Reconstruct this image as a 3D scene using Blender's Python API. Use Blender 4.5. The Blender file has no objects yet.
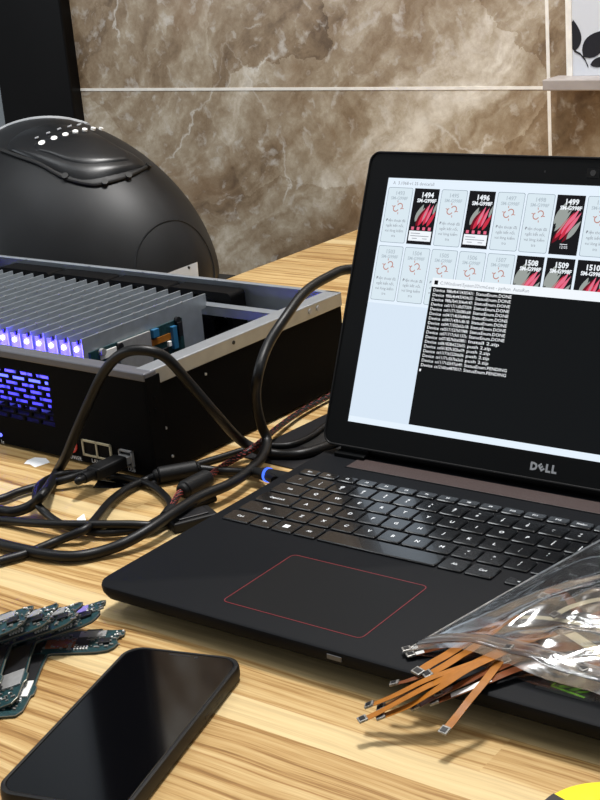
import bpy, bmesh, math, random
from mathutils import Vector, Matrix, noise
random.seed(7)
sc = bpy.context.scene
COL = sc.collection
MM = 0.001
# ------------------------------------------------------------------ camera, world, lights, exposure
F = 1392.9
RC = ((0.8038465, 0.5892848, -0.0810817), (0.1266685, -0.3027615, -0.9446113), (-0.5811935, 0.7490520, -0.3180176))
CP = Vector((429.2, -830.7, 413.6))
RX_, RY_, RZ_ = Vector(RC[0]), Vector(RC[1]), Vector(RC[2])
cam = bpy.data.cameras.new('camera'); camo = bpy.data.objects.new('camera', cam); COL.objects.link(camo)
m = Matrix.Identity(4)
for i in range(3):
    m[i][0] = RX_[i]; m[i][1] = -RY_[i]; m[i][2] = -RZ_[i]; m[i][3] = CP[i] * MM
camo.matrix_world = m
cam.sensor_fit = 'VERTICAL'; cam.sensor_height = 36; cam.lens = F / 800 * 36
cam.clip_start = 0.02; cam.clip_end = 50
sc.camera = camo

w = bpy.data.worlds.new('world'); sc.world = w; w.use_nodes = True
w.node_tree.nodes['Background'].inputs[0].default_value = (0.90, 0.95, 1.0, 1)
w.node_tree.nodes['Background'].inputs[1].default_value = 0.24

def area(name, loc, sx, sy, e, rot=(0, 0, 0), col=(1, 1, 1)):
    l = bpy.data.lights.new(name, 'AREA'); l.shape = 'RECTANGLE'; l.size = sx; l.size_y = sy; l.energy = e; l.color = col
    o = bpy.data.objects.new(name, l); COL.objects.link(o); o.location = loc; o.rotation_euler = rot
    return o
area('ceiling_lamp', (-0.20, 0.30, 1.80), 0.26, 0.26, 42, (0, 0, 0), (1.0, 0.985, 0.965))
area('ceiling_tube_light', (-0.2, -0.2, 1.85), 1.2, 0.12, 8, (0, 0, 0), (0.97, 0.985, 1.0))
area('ceiling_fill_light', (-1.3, -0.5, 1.80), 0.6, 0.6, 9, (0, 0, 0), (0.93, 0.97, 1.0))  # added overhead fill, gives glossy surfaces something bright to reflect
area('ceiling_fill_light_near', (1.2, -0.6, 1.80), 0.6, 0.6, 5, (0, 0, 0), (0.95, 0.98, 1.0))  # added overhead fill on the camera side, for highlights
area('left_fill_light', (-2.2, -0.9, 0.75), 0.9, 0.9, 9, (0, math.radians(-98), math.radians(25)), (0.86, 0.93, 1.0))  # added low fill from the left for the dome's sheen
sc.view_settings.view_transform = 'Standard'; sc.view_settings.look = 'None'
sc.view_settings.gamma = 1; sc.view_settings.exposure = 0.0; sc.view_settings.use_curve_mapping = False

# ------------------------------------------------------------------ helpers
def pray(u, v):
    return (RX_ * ((u - 300) / F) + RY_ * ((v - 400) / F) + RZ_)
def G(u, v, z=0.0):                      # point of the photo on the level z (mm above the desk)
    d = pray(u, v); return CP + d * ((z - CP.z) / d.z)
def GY(u, v, y):
    d = pray(u, v); return CP + d * ((y - CP.y) / d.y)

def s2l(c): return c / 12.92 if c <= 0.04045 else ((c + 0.055) / 1.055) ** 2.4
def C(r, g, b): return (s2l(r / 255), s2l(g / 255), s2l(b / 255), 1)
def mat(name, col, rough=0.5, metal=0.0, spec=0.5, noise_amt=0.0, nscale=400, bump=0.0, bscale=2000, coat=0.0):
    m = bpy.data.materials.new(name); m.use_nodes = True
    nt = m.node_tree; b = nt.nodes['Principled BSDF']
    b.inputs['Base Color'].default_value = col; b.inputs['Roughness'].default_value = rough
    b.inputs['Metallic'].default_value = metal; b.inputs['Specular IOR Level'].default_value = spec
    b.inputs['Coat Weight'].default_value = coat
    if noise_amt or bump:
        tc = nt.nodes.new('ShaderNodeTexCoord')
    if noise_amt:
        n = nt.nodes.new('ShaderNodeTexNoise'); n.inputs['Scale'].default_value = nscale; n.inputs['Detail'].default_value = 4
        r = nt.nodes.new('ShaderNodeValToRGB')
        a = 1 - noise_amt; c2 = 1 + noise_amt
        r.color_ramp.elements[0].color = (col[0] * a, col[1] * a, col[2] * a, 1); r.color_ramp.elements[1].color = (min(1, col[0] * c2), min(1, col[1] * c2), min(1, col[2] * c2), 1)
        r.color_ramp.elements[0].position = 0.3; r.color_ramp.elements[1].position = 0.7
        nt.links.new(tc.outputs['Object'], n.inputs['Vector']); nt.links.new(n.outputs['Fac'], r.inputs['Fac']); nt.links.new(r.outputs['Color'], b.inputs['Base Color'])
    if bump:
        n2 = nt.nodes.new('ShaderNodeTexNoise'); n2.inputs['Scale'].default_value = bscale
        bp = nt.nodes.new('ShaderNodeBump'); bp.inputs['Strength'].default_value = bump; bp.inputs['Distance'].default_value = 0.0005
        nt.links.new(tc.outputs['Object'], n2.inputs['Vector']); nt.links.new(n2.outputs['Fac'], bp.inputs['Height']); nt.links.new(bp.outputs['Normal'], b.inputs['Normal'])
    return m
def emit(name, col, s=1.0):
    m = bpy.data.materials.new(name); m.use_nodes = True; nt = m.node_tree
    nt.nodes.remove(nt.nodes['Principled BSDF']); e = nt.nodes.new('ShaderNodeEmission')
    e.inputs[0].default_value = col; e.inputs[1].default_value = s
    nt.links.new(e.outputs[0], nt.nodes['Material Output'].inputs[0]); return m

def smoothpath(pts, n=8):
    P = [Vector(p) for p in pts]; P = [P[0] * 2 - P[1]] + P + [P[-1] * 2 - P[-2]]; out = []
    for i in range(1, len(P) - 2):
        a, b, c, d = P[i - 1:i + 3]
        for k in range(n):
            t = k / n
            out.append(0.5 * ((2 * b) + (c - a) * t + (2 * a - 5 * b + 4 * c - d) * t * t + (3 * b - a - 3 * c + d) * t ** 3))
    out.append(P[-2]); return out

class MB:
    def __init__(s): s.bm = bmesh.new(); s.M = Matrix.Identity(4); s.mi = 0
    def v(s, p): return s.bm.verts.new(s.M @ Vector(p))
    def f(s, vs):
        try: f = s.bm.faces.new(vs); f.material_index = s.mi; return f
        except ValueError: return None
    def box(s, x0, x1, y0, y1, z0, z1):
        q = [s.v((x, y, z)) for z in (z0, z1) for (x, y) in ((x0, y0), (x1, y0), (x1, y1), (x0, y1))]
        for a in ((3, 2, 1, 0), (4, 5, 6, 7), (0, 1, 5, 4), (1, 2, 6, 5), (2, 3, 7, 6), (3, 0, 4, 7)): s.f([q[i] for i in a])
        return s
    def loft(s, rings, cap=True, closed=True):
        R = [[s.v(p) for p in r] for r in rings]; n = len(R[0])
        for a, b in zip(R, R[1:]):
            for i in range(n if closed else n - 1): s.f([a[i], a[(i + 1) % n], b[(i + 1) % n], b[i]])
        if cap: s.f(R[0][::-1]); s.f(R[-1])
        return s
    def prism(s, poly, z0, z1):
        return s.loft([[(x, y, z0) for x, y in poly], [(x, y, z1) for x, y in poly]])
    def cyl(s, p0, p1, r, n=16, r2=None):
        p0, p1 = Vector(p0), Vector(p1); d = (p1 - p0).normalized()
        a = d.orthogonal().normalized(); b = d.cross(a); r2 = r if r2 is None else r2
        ang = [2 * math.pi * i / n for i in range(n)]
        return s.loft([[p0 + (a * math.cos(t) + b * math.sin(t)) * r for t in ang], [p1 + (a * math.cos(t) + b * math.sin(t)) * r2 for t in ang]])
    def tube(s, path, r, n=10):
        path = [Vector(p) for p in path]; rings = []; a = None
        for i, p in enumerate(path):
            d = (path[min(i + 1, len(path) - 1)] - path[max(i - 1, 0)]).normalized()
            a = d.orthogonal().normalized() if a is None else (a - d * a.dot(d)).normalized()
            b = d.cross(a); rr = r(i / (len(path) - 1)) if callable(r) else r
            rings.append([p + (a * math.cos(t) + b * math.sin(t)) * rr for t in [2 * math.pi * k / n for k in range(n)]])
        return s.loft(rings)
    def ribbon(s, path, width, th=0.25, side=None, twist=0.0):
        path = [Vector(p) for p in path]; rings = []
        for i, p in enumerate(path):
            d = (path[min(i + 1, len(path) - 1)] - path[max(i - 1, 0)]).normalized()
            up = Vector((0, 0, 1)); up = (Matrix.Rotation(twist * i / len(path), 3, d) @ up)
            sd = d.cross(up).normalized(); nn = sd.cross(d)
            w2 = width / 2
            rings.append([p - sd * w2 - nn * th, p + sd * w2 - nn * th, p + sd * w2, p - sd * w2])
        return s.loft(rings)
    def rect(s, x0, y0, x1, y1, z):
        return s.f([s.v((x0, y0, z)), s.v((x1, y0, z)), s.v((x1, y1, z)), s.v((x0, y1, z))])
    def poly(s, pts, z): return s.f([s.v((x, y, z)) for x, y in pts])
    def mesh(s, me, M):
        vs = [s.v(M @ v.co) for v in me.vertices]
        for p in me.polygons: s.f([vs[i] for i in p.vertices])
        return s
    def build(s, name, mats, parent=None, smooth=False, bevel=0, org=(0, 0, 0), seg=2, sub=0):
        bm = s.bm
        bmesh.ops.transform(bm, matrix=Matrix.Scale(MM, 4) @ Matrix.Translation(-Vector(org)), verts=bm.verts)
        bmesh.ops.recalc_face_normals(bm, faces=bm.faces)
        me = bpy.data.meshes.new(name); bm.to_mesh(me); bm.free()
        for mm in (mats if isinstance(mats, (list, tuple)) else [mats]): me.materials.append(mm)
        o = bpy.data.objects.new(name, me); COL.objects.link(o)
        if smooth:
            for p in me.polygons: p.use_smooth = True
            try:
                me.set_sharp_from_angle(angle=math.radians(smooth if smooth is not True else 40))
            except Exception: pass
        if bevel:
            b = o.modifiers.new('bevel', 'BEVEL'); b.width = bevel * MM; b.segments = seg; b.limit_method = 'ANGLE'; b.angle_limit = math.radians(40)
        if sub:
            b = o.modifiers.new('sub', 'SUBSURF'); b.levels = sub; b.render_levels = sub
        if parent: o.parent = parent
        else: o.location = Vector(org) * MM
        return o
def tag(o, label=None, cat=None, group=None, kind=None):
    if label: o['label'] = label
    if cat: o['category'] = cat
    if group: o['group'] = group
    if kind: o['kind'] = kind
    return o
def thing(name, loc, label, cat, group=None, rot=(0, 0, 0)):
    o = bpy.data.objects.new(name, None); COL.objects.link(o); o.empty_display_size = 0.03
    o.location = Vector(loc) * MM; o.rotation_euler = rot
    return tag(o, label, cat, group)
def struct(o): o['kind'] = 'structure'; return o
_txt = {}
def textmesh(s, size=1.0, bold=0.0, align='CENTER'):
    k = (s, bold, align)
    if k not in _txt:
        c = bpy.data.curves.new('lettering', 'FONT'); c.body = s; c.size = 1; c.resolution_u = 2; c.align_x = align; c.align_y = 'CENTER'; c.offset = bold
        o = bpy.data.objects.new('lettering', c)
        me = bpy.data.meshes.new_from_object(o); bpy.data.objects.remove(o); bpy.data.curves.remove(c); _txt[k] = me
    return _txt[k]
def rrect(x0, y0, x1, y1, r, n=5):
    out = []
    for cx, cy, a0 in ((x1 - r, y0 + r, -90), (x1 - r, y1 - r, 0), (x0 + r, y1 - r, 90), (x0 + r, y0 + r, 180)):
        for i in range(n + 1):
            a = math.radians(a0 + 90 * i / n); out.append((cx + r * math.cos(a), cy + r * math.sin(a)))
    return out

# ------------------------------------------------------------------ materials
def wood_material():
    m = bpy.data.materials.new('butcher_block_wood'); m.use_nodes = True; nt = m.node_tree; N = nt.nodes; L = nt.links
    b = N['Principled BSDF']; b.inputs['Roughness'].default_value = 0.42; b.inputs['Specular IOR Level'].default_value = 0.35
    tc = N.new('ShaderNodeTexCoord'); sep = N.new('ShaderNodeSeparateXYZ'); L.new(tc.outputs['Object'], sep.inputs[0])
    def math_(op, a, b_=None, c=None):
        n = N.new('ShaderNodeMath'); n.operation = op
        for i, x in enumerate((a, b_, c)):
            if x is None: continue
            if isinstance(x, (int, float)): n.inputs[i].default_value = x
            else: L.new(x, n.inputs[i])
        return n.outputs[0]
    # stave index from y: bands of 46 mm, one narrow pale stave at y -0.323..-0.300
    y = math_('ADD', sep.outputs['Y'], 0.4235)
    idx = math_('FLOOR', math_('DIVIDE', y, 0.0575))
    frac = math_('FRACT', math_('DIVIDE', y, 0.0575))
    narrow = math_('LESS_THAN', frac, 0.40)
    idx2 = math_('ADD', math_('MULTIPLY', idx, 2.0), narrow)
    wn = N.new('ShaderNodeTexWhiteNoise'); wn.noise_dimensions = '1D'; L.new(idx2, wn.inputs['W'])
    # staves are cut in lengths
    xi = math_('FLOOR', math_('DIVIDE', math_('ADD', sep.outputs['X'], math_('MULTIPLY', wn.outputs['Value'], 3.0)), 0.62))
    wn2 = N.new('ShaderNodeTexWhiteNoise'); wn2.noise_dimensions = '2D'
    cmb = N.new('ShaderNodeCombineXYZ'); L.new(idx2, cmb.inputs[0]); L.new(xi, cmb.inputs[1]); L.new(cmb.outputs[0], wn2.inputs['Vector'])
    # streaks
    cv = N.new('ShaderNodeCombineXYZ')
    warp = N.new('ShaderNodeTexNoise'); warp.inputs['Scale'].default_value = 5.0; warp.inputs['Detail'].default_value = 2
    L.new(tc.outputs['Object'], warp.inputs['Vector'])
    yy = math_('ADD', sep.outputs['Y'], math_('MULTIPLY', math_('SUBTRACT', warp.outputs['Fac'], 0.5), 0.022))
    L.new(math_('ADD', math_('MULTIPLY', sep.outputs['X'], 3.2), math_('MULTIPLY', wn2.outputs['Value'], 37.0)), cv.inputs[0])
    L.new(math_('MULTIPLY', yy, 190.0), cv.inputs[1]); L.new(math_('MULTIPLY', wn2.outputs['Value'], 50.0), cv.inputs[2])
    n1 = N.new('ShaderNodeTexNoise'); n1.inputs['Scale'].default_value = 1.0; n1.inputs['Detail'].default_value = 5; n1.inputs['Roughness'].default_value = 0.65
    L.new(cv.outputs[0], n1.inputs['Vector'])
    cv2 = N.new('ShaderNodeCombineXYZ')
    L.new(math_('MULTIPLY', sep.outputs['X'], 24.0), cv2.inputs[0]); L.new(math_('MULTIPLY', yy, 900.0), cv2.inputs[1]); L.new(wn2.outputs['Value'], cv2.inputs[2])
    n2 = N.new('ShaderNodeTexNoise'); n2.inputs['Scale'].default_value = 1.0; n2.inputs['Detail'].default_value = 3; L.new(cv2.outputs[0], n2.inputs['Vector'])
    fac = math_('ADD', math_('MULTIPLY', n1.outputs['Fac'], 0.72), math_('MULTIPLY', n2.outputs['Fac'], 0.28))
    r = N.new('ShaderNodeValToRGB'); cr = r.color_ramp
    cr.elements[0].position = 0.30; cr.elements[0].color = C(114, 82, 44)
    cr.elements[1].position = 0.66; cr.elements[1].color = C(212, 188, 140)
    e = cr.elements.new(0.43); e.color = C(156, 120, 72)
    e = cr.elements.new(0.50); e.color = C(186, 154, 103)
    L.new(fac, r.inputs['Fac'])
    # plank tint
    rt = N.new('ShaderNodeValToRGB'); rt.color_ramp.elements[0].color = (0.80, 0.74, 0.66, 1); rt.color_ramp.elements[1].color = (1.0, 0.99, 0.96, 1)
    rt.color_ramp.elements[0].position = 0.0; rt.color_ramp.elements[1].position = 0.9
    L.new(wn2.outputs['Value'], rt.inputs['Fac'])
    mx = N.new('ShaderNodeMix'); mx.data_type = 'RGBA'; mx.blend_type = 'MULTIPLY'; mx.inputs[0].default_value = 1
    L.new(r.outputs['Color'], mx.inputs[6]); L.new(rt.outputs['Color'], mx.inputs[7])
    # pale narrow staves here and there
    pale = math_('MULTIPLY', narrow, math_('GREATER_THAN', math_('ADD', wn.outputs['Value'], math_('COMPARE', idx, 0.0, 0.1)), 0.55))
    mx2 = N.new('ShaderNodeMix'); mx2.data_type = 'RGBA'; L.new(math_('MULTIPLY', pale, 0.6), mx2.inputs[0])
    L.new(mx.outputs[2], mx2.inputs[6]); mx2.inputs[7].default_value = C(216, 196, 150)
    # thin joint
    j = math_('LESS_THAN', math_('ABSOLUTE', math_('SUBTRACT', frac, 0.40)), 0.010)
    mx3 = N.new('ShaderNodeMix'); mx3.data_type = 'RGBA'; L.new(math_('MULTIPLY', j, 0.35), mx3.inputs[0])
    L.new(mx2.outputs[2], mx3.inputs[6]); mx3.inputs[7].default_value = C(150, 105, 60)
    L.new(mx3.outputs[2], b.inputs['Base Color'])
    return m

def marble_material():
    m = bpy.data.materials.new('brown_marble_tile'); m.use_nodes = True; nt = m.node_tree; N = nt.nodes; L = nt.links
    b = N['Principled BSDF']; b.inputs['Roughness'].default_value = 0.28; b.inputs['Specular IOR Level'].default_value = 0.4
    tc = N.new('ShaderNodeTexCoord')
    rot = N.new('ShaderNodeMapping'); rot.inputs['Rotation'].default_value = (0, math.radians(38), 0); L.new(tc.outputs['Object'], rot.inputs[0])
    w1 = N.new('ShaderNodeTexNoise'); w1.inputs['Scale'].default_value = 3.5; w1.inputs['Detail'].default_value = 4; L.new(rot.outputs[0], w1.inputs['Vector'])
    w1.inputs['Detail'].default_value = 7; w1.inputs['Roughness'].default_value = 0.6
    sub = N.new('ShaderNodeVectorMath'); sub.operation = 'MULTIPLY_ADD'; L.new(w1.outputs['Color'], sub.inputs[0]); sub.inputs[1].default_value = (0.22, 0.22, 0.22); L.new(rot.outputs[0], sub.inputs[2])
    st = N.new('ShaderNodeMapping'); st.inputs['Scale'].default_value = (2.0, 4, 9.0); L.new(sub.outputs[0], st.inputs[0])
    n0 = N.new('ShaderNodeTexNoise'); n0.inputs['Scale'].default_value = 1.0; n0.inputs['Detail'].default_value = 10; n0.inputs['Roughness'].default_value = 0.66
    L.new(st.outputs[0], n0.inputs['Vector'])
    ng = N.new('ShaderNodeTexNoise'); ng.inputs['Scale'].default_value = 28; ng.inputs['Detail'].default_value = 8; ng.inputs['Roughness'].default_value = 0.7
    L.new(rot.outputs[0], ng.inputs['Vector'])
    vc = N.new('ShaderNodeTexVoronoi'); vc.inputs['Scale'].default_value = 5.5; L.new(sub.outputs[0], vc.inputs['Vector'])
    sv = N.new('ShaderNodeSeparateColor'); L.new(vc.outputs['Color'], sv.inputs[0])
    m1 = N.new('ShaderNodeMath'); m1.operation = 'MULTIPLY'; L.new(n0.outputs['Fac'], m1.inputs[0]); m1.inputs[1].default_value = 0.66
    m2 = N.new('ShaderNodeMath'); m2.operation = 'MULTIPLY_ADD'; L.new(ng.outputs['Fac'], m2.inputs[0]); m2.inputs[1].default_value = 0.26; L.new(m1.outputs[0], m2.inputs[2])
    n1 = N.new('ShaderNodeMath'); n1.operation = 'MULTIPLY_ADD'; L.new(sv.outputs[0], n1.inputs[0]); n1.inputs[1].default_value = 0.09; L.new(m2.outputs[0], n1.inputs[2])
    r = N.new('ShaderNodeValToRGB'); cr = r.color_ramp
    cr.elements[0].position = 0.37; cr.elements[0].color = C(80, 65, 50)
    cr.elements[1].position = 0.66; cr.elements[1].color = C(224, 217, 204)
    for p, c in ((0.42, (110, 91, 70)), (0.47, (137, 117, 93)), (0.515, (155, 138, 115)), (0.565, (180, 167, 147))):
        e = cr.elements.new(p); e.color = C(*c)
    L.new(n1.outputs[0], r.inputs['Fac'])
    # rusty tone patches
    n3 = N.new('ShaderNodeTexNoise'); n3.inputs['Scale'].default_value = 5; n3.inputs['Detail'].default_value = 6; L.new(sub.outputs[0], n3.inputs['Vector'])
    r3 = N.new('ShaderNodeValToRGB'); r3.color_ramp.elements[0].position = 0.52; r3.color_ramp.elements[0].color = (0, 0, 0, 1); r3.color_ramp.elements[1].position = 0.72; r3.color_ramp.elements[1].color = (0.6, 0.6, 0.6, 1)
    L.new(n3.outputs['Fac'], r3.inputs['Fac'])
    mx = N.new('ShaderNodeMix'); mx.data_type = 'RGBA'; L.new(r3.outputs['Color'], mx.inputs[0]); L.new(r.outputs['Color'], mx.inputs[6]); mx.inputs[7].default_value = C(140, 110, 80)
    # white cracks
    vo = N.new('ShaderNodeTexVoronoi'); vo.feature = 'DISTANCE_TO_EDGE'; vo.inputs['Scale'].default_value = 4.0; L.new(sub.outputs[0], vo.inputs['Vector'])
    rv = N.new('ShaderNodeValToRGB'); rv.color_ramp.elements[0].position = 0.0; rv.color_ramp.elements[0].color = (0.7, 0.7, 0.7, 1); rv.color_ramp.elements[1].position = 0.010; rv.color_ramp.elements[1].color = (0, 0, 0, 1)
    L.new(vo.outputs['Distance'], rv.inputs['Fac'])
    nm = N.new('ShaderNodeTexNoise'); nm.inputs['Scale'].default_value = 6; L.new(tc.outputs['Object'], nm.inputs['Vector'])
    rm = N.new('ShaderNodeValToRGB'); rm.color_ramp.elements[0].position = 0.5; rm.color_ramp.elements[1].position = 0.6; L.new(nm.outputs['Fac'], rm.inputs['Fac'])
    mm = N.new('ShaderNodeMath'); mm.operation = 'MULTIPLY'; L.new(rv.outputs['Color'], mm.inputs[0]); L.new(rm.outputs['Color'], mm.inputs[1])
    mx2 = N.new('ShaderNodeMix'); mx2.data_type = 'RGBA'; L.new(mm.outputs[0], mx2.inputs[0]); L.new(mx.outputs[2], mx2.inputs[6]); mx2.inputs[7].default_value = C(222, 218, 210)
    # crystal flecks
    nf = N.new('ShaderNodeTexNoise'); nf.inputs['Scale'].default_value = 45; nf.inputs['Detail'].default_value = 5; L.new(sub.outputs[0], nf.inputs['Vector'])
    rf = N.new('ShaderNodeValToRGB'); rf.color_ramp.elements[0].position = 0.57; rf.color_ramp.elements[0].color = (0, 0, 0, 1); rf.color_ramp.elements[1].position = 0.75; rf.color_ramp.elements[1].color = (0.6, 0.6, 0.6, 1); L.new(nf.outputs['Fac'], rf.inputs['Fac'])
    mx3 = N.new('ShaderNodeMix'); mx3.data_type = 'RGBA'; L.new(rf.outputs['Color'], mx3.inputs[0]); L.new(mx2.outputs[2], mx3.inputs[6]); mx3.inputs[7].default_value = C(214, 210, 203)
    L.new(mx3.outputs[2], b.inputs['Base Color'])
    return m

M_WOOD = wood_material(); M_MARBLE = marble_material()
M_GROUT = mat('white_grout', C(232, 228, 220), 0.8, noise_amt=0.1, nscale=60)
M_BLACKSTONE = mat('black_polished_stone', C(6, 5, 5), 0.3, spec=0.2, noise_amt=0.5, nscale=9)
M_GREYPAINT = mat('grey_paint', C(150, 156, 160), 0.6)
M_WHITEPAINT = mat('white_paint', C(215, 216, 214), 0.8, noise_amt=0.03, nscale=8)
M_FLOOR = mat('floor_tile', C(150, 140, 128), 0.4, noise_amt=0.1, nscale=6)
M_DECK = mat('soft_touch_black', C(11, 13, 17), 0.62, spec=0.12, bump=0.15, bscale=3500)
M_LIDBLK = mat('bezel_black_plastic', C(10, 11, 12), 0.42, spec=0.12)
M_KEY = mat('key_black_plastic', C(14, 15, 17), 0.22, spec=0.8, coat=0.35)
M_LEGEND = mat('legend_white_print', C(225, 228, 232), 0.6)
M_RED = mat('red_trim_line', C(112, 20, 32), 0.4)
M_GRILLE = mat('speaker_mesh_brown', C(56, 42, 40), 0.5, noise_amt=0.35, nscale=1400, bump=0.8, bscale=1500)
M_SILVER = mat('brushed_silver_badge', C(176, 178, 182), 0.35, 0.6)
M_STEEL = mat('galvanised_steel', C(158, 164, 171), 0.40, 0.65, noise_amt=0.06, nscale=70)
M_PLATE = mat('card_steel_plate', C(168, 176, 183), 0.36, 0.55, noise_amt=0.08, nscale=90)
M_CHASSIS = mat('chassis_black_powder', C(4, 4, 5), 0.8, spec=0.08, bump=0.3, bscale=2500)
M_BLACK = mat('matte_black', C(12, 12, 12), 0.6)
M_CABLE = mat('cable_black_rubber', C(12, 12, 13), 0.42, spec=0.3)
M_CABLE2 = mat('cable_plug_plastic', C(13, 13, 14), 0.55, spec=0.25)
M_DOME = mat('scuffed_black_plastic', C(17, 18, 20), 0.46, spec=0.32, noise_amt=0.4, nscale=16)
M_DOMEGLOSS = mat('glossy_black_panel', C(20, 21, 23), 0.33, spec=0.35, noise_amt=0.2, nscale=30)
M_WHITE = mat('white_plastic', C(235, 235, 232), 0.5)
M_PAPER = mat('white_paper', C(235, 236, 238), 0.8)
M_GREY = mat('grey_plastic', C(160, 163, 166), 0.4)
M_PCB = mat('teal_circuit_board', C(24, 56, 60), 0.4, noise_amt=0.45, nscale=420)
M_PCBEDGE = mat('board_edge_brass', C(98, 96, 86), 0.4, 0.4)
M_CHIP = mat('chip_black', C(20, 20, 23), 0.42)
M_SHIELD = mat('shield_can_silver', C(178, 178, 178), 0.42, 0.55, noise_amt=0.08, nscale=200)
M_BLUECAP = mat('blue_component', C(40, 100, 140), 0.4)
M_COPPER = mat('copper_foil', C(140, 78, 48), 0.45, 0.3)
M_FLEX = mat('orange_polyimide', C(158, 98, 30), 0.32, spec=0.6, noise_amt=0.12, nscale=160)
M_FLEXB = mat('brown_polyimide', C(112, 62, 36), 0.22, spec=0.8, noise_amt=0.12, nscale=160)
M_FLEXC = mat('cream_stiffener', C(200, 190, 160), 0.4)
M_CONN = mat('connector_dull_metal', C(138, 136, 132), 0.4, 0.5, noise_amt=0.5, nscale=900)
M_PHONECASE = mat('phone_case_rubber', C(12, 12, 13), 0.5, spec=0.3)
M_GLASS = mat('phone_glass_black', C(5, 5, 7), 0.06, spec=0.75)
M_YELLOW = mat('yellow_vinyl', C(240, 220, 20), 0.35)
M_GREEN = mat('green_print', C(130, 205, 30), 0.5)
M_TANBRAID = mat('red_braid_thread', C(150, 62, 58), 0.7)
M_SHELF = mat('grey_stone_ledge', C(158, 150, 146), 0.45, noise_amt=0.08, nscale=40)
M_LEAFPANEL = mat('pale_leaf_panel', C(205, 209, 216), 0.35)
M_LEAF = mat('black_leaf_print', C(14, 14, 22), 0.5)
M_FAN = mat('fan_black', C(7, 7, 8), 0.6, spec=0.1)
M_BLUE = emit('blue_ring_glow', C(70, 110, 255), 1.6)
M_LED = emit('led_white_violet', (0.80, 0.74, 1.0, 1), 9)
M_LEDB = emit('led_blue', (0.10, 0.12, 1.0, 1), 3)
M_REDICON = mat('red_icon_print', C(214, 58, 48), 0.5)

def plastic_material():
    m = bpy.data.materials.new('clear_bag_film'); m.use_nodes = True; nt = m.node_tree; N = nt.nodes; L = nt.links
    N.remove(N['Principled BSDF'])
    tr = N.new('ShaderNodeBsdfTransparent'); tr.inputs[0].default_value = (0.90, 0.91, 0.92, 1)
    gl = N.new('ShaderNodeBsdfGlossy'); gl.inputs['Roughness'].default_value = 0.14; gl.inputs[0].default_value = (1, 1, 1, 1)
    df = N.new('ShaderNodeBsdfTranslucent'); df.inputs[0].default_value = (0.8, 0.82, 0.85, 1)
    lw = N.new('ShaderNodeFresnel'); lw.inputs[0].default_value = 1.55
    mu = N.new('ShaderNodeMath'); mu.operation = 'MULTIPLY_ADD'; mu.inputs[1].default_value = 2.6; mu.inputs[2].default_value = 0.0; mu.use_clamp = True
    tc = N.new('ShaderNodeTexCoord'); no = N.new('ShaderNodeTexNoise'); no.inputs['Scale'].default_value = 22; no.inputs['Detail'].default_value = 2; no.inputs['Distortion'].default_value = 1.5
    bp = N.new('ShaderNodeBump'); bp.inputs['Strength'].default_value = 0.25; bp.inputs['Distance'].default_value = 0.004
    L.new(tc.outputs['Object'], no.inputs['Vector']); L.new(no.outputs['Fac'], bp.inputs['Height'])
    L.new(bp.outputs[0], gl.inputs['Normal']); L.new(bp.outputs[0], lw.inputs['Normal'])
    L.new(lw.outputs[0], mu.inputs[0])
    a = N.new('ShaderNodeMixShader'); a.inputs[0].default_value = 0.22; L.new(tr.outputs[0], a.inputs[1]); L.new(df.outputs[0], a.inputs[2])
    b = N.new('ShaderNodeMixShader'); L.new(mu.outputs[0], b.inputs[0]); L.new(a.outputs[0], b.inputs[1]); L.new(gl.outputs[0], b.inputs[2])
    L.new(b.outputs[0], N['Material Output'].inputs[0]); return m
M_FILM = plastic_material()
M_SEAM = plastic_material(); M_SEAM.name = 'clear_zip_film'
for n_ in M_SEAM.node_tree.nodes:
    if n_.type == 'MIX_SHADER' and abs(n_.inputs[0].default_value - 0.22) < 1e-4: n_.inputs[0].default_value = 0.5
M_ZIP = mat('zip_strip_plastic', C(190, 196, 202), 0.2, spec=0.7); M_ZIP.node_tree.nodes['Principled BSDF'].inputs['Transmission Weight'].default_value = 0.55

# ------------------------------------------------------------------ room shell
WY = 846.0
XG, ZG = -418.0, 194.0          # grout lines: vertical at XG, level at ZG (mm above the desk top)
b = MB(); b.box(-1276, 1400, WY, WY + 120, -750, 1900)
struct(b.build('wall_back', M_MARBLE, org=(0, WY, -750)))
g = MB()
for zz in (ZG - 450 * 2, ZG - 450, ZG, ZG + 450, ZG + 900, ZG + 1350): g.box(-1276, 1400, WY - 0.6, WY + 1, zz - 2.1, zz + 2.1)
for xx in (XG, XG + 900, XG + 1800): g.box(xx - 2.4, xx + 2.4, WY - 0.6, WY + 1, -750, 1900)
struct(g.build('trim_1', M_GROUT, org=(0, WY, -750)))
b = MB(); b.box(-1450, -1276, WY - 22, WY + 120, -750, 1900)
pass
struct(b.build('trim_2', M_BLACKSTONE, org=(-1370, WY, -750), bevel=3))
b = MB(); b.box(-2300, -1450, WY, WY + 120, -750, 1900); struct(b.build('wall_left', M_GREYPAINT, org=(-1900, WY, -750)))
b = MB(); b.box(-2300, 1400, -2200, WY + 120, -800, -750); struct(b.build('floor', M_FLOOR, org=(0, 0, -750)))
b = MB(); b.box(-2300, 1400, -2200, WY + 120, 1900, 1950); struct(b.build('ceiling', M_WHITEPAINT, org=(0, 0, 1900)))

# desk
desk = thing('desk', (0, 100, -750), 'long desk with a light butcher block wooden top, under everything', 'desk')
b = MB(); b.box(-705, 900, -800, 736, 722, 750); b.build('tabletop', M_WOOD, desk, bevel=2)
for x in (-640, 830):
    for y in (-740, 670): b = MB(); b.box(x - 25, x + 25, y - 25, y + 25, 0, 722); b.build('leg', M_BLACK, desk)

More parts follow.
